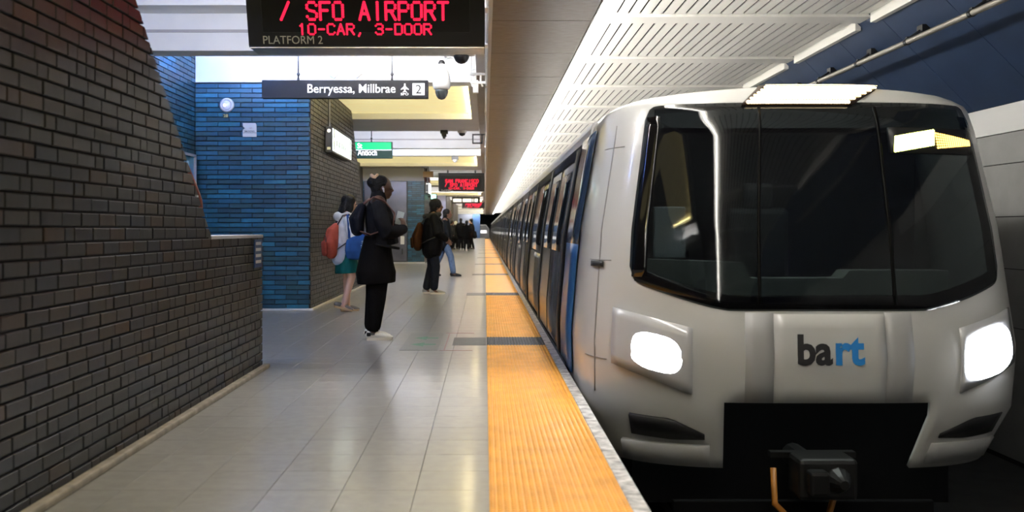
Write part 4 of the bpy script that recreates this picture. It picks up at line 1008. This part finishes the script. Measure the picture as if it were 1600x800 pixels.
for s in (-1, 1): obj('strap', T_([(-.16, s*.11, 1.44), (-.06, s*.125, 1.515), (.06, s*.13, 1.47), (.165, s*.14, 1.34), (.13, s*.2, 1.2), (-.1, s*.22, 1.12), (-.19, s*.14, 1.15)], [(.03, .008)] * 7, 8), mat('strap_brown', (.10, .04, .03), .6), t, smooth=True)
t = thing('phone', 'pale phone held up by the woman with the bun', 'phone', (x1, d, 0), Y1)
c = B(-.045, .03, -.006, .006, -.02, .12, .004); c.transform(Matrix.Translation((.215, -.115, 1.245)) @ Matrix.Rotation(.25, 4, 'Y')); obj('case', c, mat('pale_phone', (.42, .48, .50), .25), t)
c = B(-.038, .024, .006, .008, -.012, .112); c.transform(Matrix.Translation((.215, -.115, 1.245)) @ Matrix.Rotation(.25, 4, 'Y')); obj('screen', c, M['black_plastic'], t)
# ---- woman with the red backpack
d = 13.25; x2 = (538 - VX) * d / F; Y2 = math.radians(22)
p = person('woman with long black hair, white hoodie, teal skirt and bare legs', (x2, d, 0), Y2)
b = bmesh.new(); P, R = head(b, (.075, 0, 1.545), .12, math.radians(6), .97)
limb(b, [(.0, 0, 1.36), (-.01, 0, 1.15), (0, 0, .9)], [(.14, .085), (.13, .095), (.16, .11)])
limb(b, [(.02, -.16, 1.31), (.03, -.22, 1.09), (.2, -.2, 1.0)], [.045, .04, .028]); hand(b, (.21, -.2, .995), (1, .2, -.25), (0, .6, -1), .92, 1.1)
limb(b, [(.0, .16, 1.31), (.05, .23, 1.08), (.22, .16, 1.0)], [.045, .04, .028]); hand(b, (.23, .16, .995), (1, -.2, .1), (0, -.6, -1), .92, 1.1)
limb(b, [(.01, -.085, .88), (.085, -.09, .5), (-.02, -.085, .13), (-.05, -.085, .09)], [.085, (.056, .06), .042, .04]); limb(b, [(.0, .085, .88), (.06, .085, .47), (.06, .085, .08)], [.085, .058, .042])
tube(b, [(-.05, -.085, .085), (.03, -.085, .04)], .035, 10, rnd=True); tube(b, [(.05, .085, .06), (.15, .085, .035)], .035, 10, rnd=True)
body = solid('body', b, .0075, SK_L, p, 3); eyes(P, body)
h = bmesh.new(); ell(h, P(-.022, 0, .04), (.106, .095, .1), R); limb(h, [P(-.06, 0, 0), (-.04, 0, 1.42), (-.09, 0, 1.28)], [(.09, .06), (.1, .06), (.07, .035)]); ell(h, P(.0, -.062, -.05), (.05, .03, .1), R); ell(h, P(.0, .062, -.05), (.05, .03, .1), R)
solid('hair', h, .009, HAIR, p, 3)
HD = fold_mat('white_hoodie', (.66, .66, .65), .85, .35)
j = bmesh.new(); limb(j, [(.01, 0, .97), (.01, 0, 1.05), (.0, 0, 1.22), (.01, 0, 1.32), (.02, 0, 1.37)], [(.19, .14), (.19, .14), (.19, .13), (.165, .115), (.1, .08)])
for s in (-1, 1): limb(j, [(.015, s*.165, 1.305), (.03, s*.205, 1.19), (.05, s*.225, 1.07), (.13, s*.215, 1.02), (.21, s*.195, .995)], [.068, .07, .066, .055, .045])
ell(j, (-.085, 0, 1.36), (.075, .12, .07)); tube(j, [(-.06, .09, 1.37), (.03, .1, 1.40), (.1, .05, 1.37), (.1, -.05, 1.37), (.03, -.1, 1.40), (-.06, -.09, 1.37)], .03, 10, rnd=True)
solid('hoodie', j, .011, HD, p, 4)
bm = bmesh.new(); limb(bm, [(-.07, 0, .76), (-.03, 0, .93)], [(.17, .11), (.17, .12)]); solid('shirt_tail', bm, .012, mat('pale_shirt', (.45, .47, .55), .8), p, 3)
bm = bmesh.new(); tube(bm, [(.04, 0, .555), (.03, 0, .72), (.015, 0, .92)], [(.2, .175), (.185, .155), (.16, .12)], 20); solid('skirt', bm, .011, fold_mat('teal_skirt', (.006, .075, .078), .8), p, 3)
GS = mat('grey_slip_on', (.11, .10, .095), .7); TS_ = mat('tan_sole', (.42, .29, .16), .6)
shoe('shoe', p, (-.165, -.085, .075), 0, .27, GS, TS_, pitch=-.27, h=.06, label='grey slip on shoe with tan sole'); shoe('shoe', p, (-.03, .085, 0), 0, .27, GS, TS_, h=.06, label='grey slip on shoe with tan sole')
t = thing('backpack', 'rust red backpack on the woman in the white hoodie', 'backpack', (x2, d, 0), Y2); RB = fold_mat('rust_red', (.26, .05, .03), .7, .5)
bm = bmesh.new(); limb(bm, [(-.19, -.02, .84), (-.205, -.02, .98), (-.17, -.02, 1.16), (-.13, -.02, 1.22)], [(.15, .085), (.165, .11), (.14, .085), (.1, .05)]); bd = solid('body', bm, .011, RB, t, 4)
bm = bmesh.new(); limb(bm, [(-.29, -.03, .83), (-.295, -.03, .98)], [(.12, .035), (.115, .04)]); solid('front_pocket', bm, .01, RB, t, 3)
obj('zipper', T_([(-.285 + .015*math.cos(a), -.03 + .12*math.cos(a), 1.0 + .1*math.sin(a)) for a in [k*math.pi/10 for k in range(11)]], .006, 6), M['black_plastic'], t)
for s in (-1, 1): obj('strap', T_([(-.12, s*.09, 1.24), (-.05, s*.12, 1.375), (.03, s*.125, 1.385), (.125, s*.12, 1.28), (.145, s*.15, 1.13), (.0, s*.21, 1.0), (-.13, s*.13, .9)], [(.028, .008)]*7, 8), M['black_plastic'], t, smooth=True)
t = thing('tote_bag', 'blue tote bag under the arm of the woman in the white hoodie', 'bag', (x2, d, 0), Y2); TB = fold_mat('tote_blue', (.014, .05, .17), .7, .4, 9)
bm = bmesh.new(); tube(bm, [(.12, -.29, .79), (.12, -.30, .87), (.125, -.30, .99), (.10, -.295, 1.07)], [(.165, .045), (.185, .062), (.18, .05), (.15, .02)], 18, side=(1, 0, 0), rnd=True); solid('body', bm, .011, TB, t, 3)
bm = bmesh.new(); tube(bm, [(.0, -.30, 1.05), (.0, -.25, 1.25), (.0, -.2, 1.38), (.02, -.15, 1.39), (.06, -.23, 1.25), (.19, -.3, 1.05)], [(.018, .005)]*6, 8, side=(1, 0, 0)); obj('handle', bm, TB, t, smooth=True)
bm = bmesh.new(); mk = mat('tote_print', (.4, .5, .62), .6)
for (a, c, w, hh) in ((.16, .965, .05, .012), (.15, .94, .07, .012), (.155, .915, .065, .01)): box(bm, a, a + w, -.364, -.345, c, c + hh)
ell(bm, (.18, -.353, 1.0), (.022, .008, .018), u=8, v=6); obj('white_print', bm, mk, t, label='small pale printed mark')
# ---- person with the brown pack
d = 16.96; x3 = (675 - VX) * d / F; Y3 = math.radians(8)
def walker(p, k, skin, hairm, top, legs, shoes, sole, stride=.16, lean=0, yawh=0, vox=.012, puffy=1.0, hairk=1.0, face=True, arms=None):
    b = bmesh.new(); P, R = head(b, (.06 + lean, 0, 1.60*k), .03, yawh)
    limb(b, [(lean*.8, 0, 1.43*k), (lean*.4, 0, 1.2*k), (0, 0, .95*k)], [(.14, .085), (.14, .1), (.15, .1)])
    aj = arms or ((.05, -.24, 1.12), (.12, -.2, .9))
    for s in (-1, 1):
        e, w = aj; e = Vector((e[0] + lean*.6, e[1]*-s if s > 0 else e[1], e[2]*k)); w = Vector((w[0] + lean*.5, w[1]*-s if s > 0 else w[1], w[2]*k)); sh_ = Vector((lean*.8, s*.17, 1.38*k))
        limb(b, [sh_, e, w], [.045, .04, .03]); hand(b, w, (w - e), (0, -s, .2), .95, 1.0)
        f = stride * (1 if s < 0 else -1)
        limb(b, [(0, s*.085, .92*k), (f*.55 + .03, s*.085, .5*k), (f - .03, s*.085, .09)], [.08, .058, .04]); tube(b, [(f - .03, s*.085, .06), (f + .08, s*.085, .035)], .033, 8, rnd=True)
    body = solid('body', b, vox*.8, skin, p, 2)
    if face: eyes(P, body)
    h = bmesh.new(); ell(h, P(-.03, 0, .035), (.105*hairk, .098*hairk, .1*hairk), R); ell(h, P(-.06, 0, -.04), (.065*hairk, .085*hairk, .075*hairk), R); solid('hair', h, vox, hairm, p, 2)
    j = bmesh.new(); limb(j, [(.0, 0, .80*k), (lean*.4, 0, 1.05*k), (lean*.6, 0, 1.25*k), (lean*.8, 0, 1.38*k), (lean*.9, 0, 1.44*k)], [(.20*puffy, .155*puffy), (.215*puffy, .165*puffy), (.21*puffy, .155*puffy), (.17*puffy, .12*puffy), (.11, .095)])
    for s in (-1, 1):
        e, w = aj; e = Vector((e[0] + lean*.6, s*abs(e[1]), e[2]*k)); w = Vector((w[0] + lean*.5, s*abs(w[1]), w[2]*k)); limb(j, [(lean*.8, s*.175, 1.375*k), e, e + (w - e)*.92], [.075*puffy, .072*puffy, .052*puffy])
    solid('jacket', j, vox, top, p, 3)
    l = bmesh.new()
    for s in (-1, 1):
        f = stride * (1 if s < 0 else -1); limb(l, [(0, s*.085, .9*k), (f*.55 + .03, s*.085, .5*k), (f - .03, s*.085, .13)], [.1, .082, .075])
    solid('trousers', l, vox, legs, p, 2)
    for s in (-1, 1):
        f = stride * (1 if s < 0 else -1); shoe('shoe', p, (f - .095, s*.085, 0), 0, .27, shoes, sole)
    return P
p = person('person with short curly hair in black puffer coat and dark jeans', (x3, d, 0), Y3)
P = walker(p, 1.0, SK_M, HAIR, fold_mat('black_puffer', (.004, .004, .0046), .6, .6, 9), mat('dark_jeans', (.008, .01, .017), .8, spec=.15, noise=.2, nscale=20), mat('pale_sneaker', (.3, .29, .27), .6), WSOLE, .06, .03, math.radians(4), .011, 1.22, 1.12, True, ((.07, -.25, 1.1), (.22, -.2, 1.0)))
bm = bmesh.new(); tube(bm, [(-.02 + .13*math.cos(t*math.pi/8) + .02, .14*math.sin(t*math.pi/8), 1.43 + .02*math.cos(t*math.pi/8)) for t in range(16)], .05, 10, rnd=True); solid('fur_collar', bm, .011, mat('black_fur', (.012, .012, .012), .9, bump=1, nscale=60), p, 2)
t = thing('backpack', 'brown backpack on the person in the black puffer coat', 'backpack', (x3, d, 0), Y3); BR = fold_mat('brown_pack', (.032, .012, .004), .7, .5)
bm = bmesh.new(); limb(bm, [(-.26, 0, .86), (-.275, 0, 1.05), (-.22, 0, 1.25)], [(.15, .08), (.16, .10), (.11, .06)]); solid('body', bm, .011, BR, t, 4)
bm = bmesh.new(); limb(bm, [(-.36, 0, .86), (-.365, 0, 1.0)], [(.11, .03), (.11, .035)]); solid('front_pocket', bm, .011, BR, t, 3)
for s in (-1, 1): obj('strap', T_([(-.2, s*.09, 1.28), (-.08, s*.13, 1.44), (.06, s*.14, 1.44), (.2, s*.14, 1.3), (.2, s*.19, 1.1), (-.1, s*.27, .98), (-.2, s*.14, .92)], [(.03, .009)]*7, 8), M['black_plastic'], t, smooth=True)
# ---- walker behind
d = 23.4; x4 = (694 - VX) * d / F
p = person('person in dark coat and blue jeans walking behind the puffer coat', (x4, d, 0), 0)
walker(p, .98, SK_M, HAIR, fold_mat('charcoal_coat', (.006, .007, .0085), .8), mat('blue_jeans', (.06, .10, .18), .8, noise=.2, nscale=20), M['black_plastic'], M['black_plastic'], .26, .03, 0, .014)
# ---- far group
PALE = mat('white_cap', (.75, .75, .75), .6); C1 = fold_mat('far_grey_coat', (.015, .015, .016)); C2 = fold_mat('far_black_coat', (.003, .003, .0035)); C3 = fold_mat('far_brown_coat', (.012, .009, .008))
LEG = mat('far_dark_trousers', (.005, .005, .006), .9, spec=.1)
for px_, dd, yw, k, sk, hr, tp, lb in (
    (705, 55.0, 0, 1.0, SK_M, HAIR, C1, 'leftmost of the far group, dark coat, facing right'),
    (711.5, 57.0, 60, .98, SK_L, PALE, C1, 'person with white cap in the far group, second from left'),
    (720, 54.0, 95, 1.07, SK_D, HAIR, C2, 'tallest person in black in the middle of the far group'),
    (729, 52.5, 80, .98, SK_D, HAIR, C2, 'person in black right of the tallest in the far group'),
    (736.5, 56.0, 190, 1.06, SK_L, HAIR, C3, 'rightmost of the far group, pale face turned to the others')):
    p = person(lb, ((px_ - VX) * dd / F, dd, 0), math.radians(yw))
    walker(p, k, sk, hr, tp, LEG, M['black_plastic'], M['black_plastic'], .08, 0, 0, .024, 1.25, 1.05, False)
dd = 55.8; t = thing('shoulder_bag', 'black bag hanging at the right of the far group', 'bag', ((741.5 - VX) * dd / F, dd, 0)); bm = bmesh.new(); limb(bm, [(0, 0, .75), (0, 0, 1.0)], [(.12, .16), (.1, .12)]); solid('body', bm, .02, C2, t, 2); obj('strap', T_([(0, 0, 1.05), (-.1, 0, 1.45)], [(.02, .01)]*2, 6), C2, t)
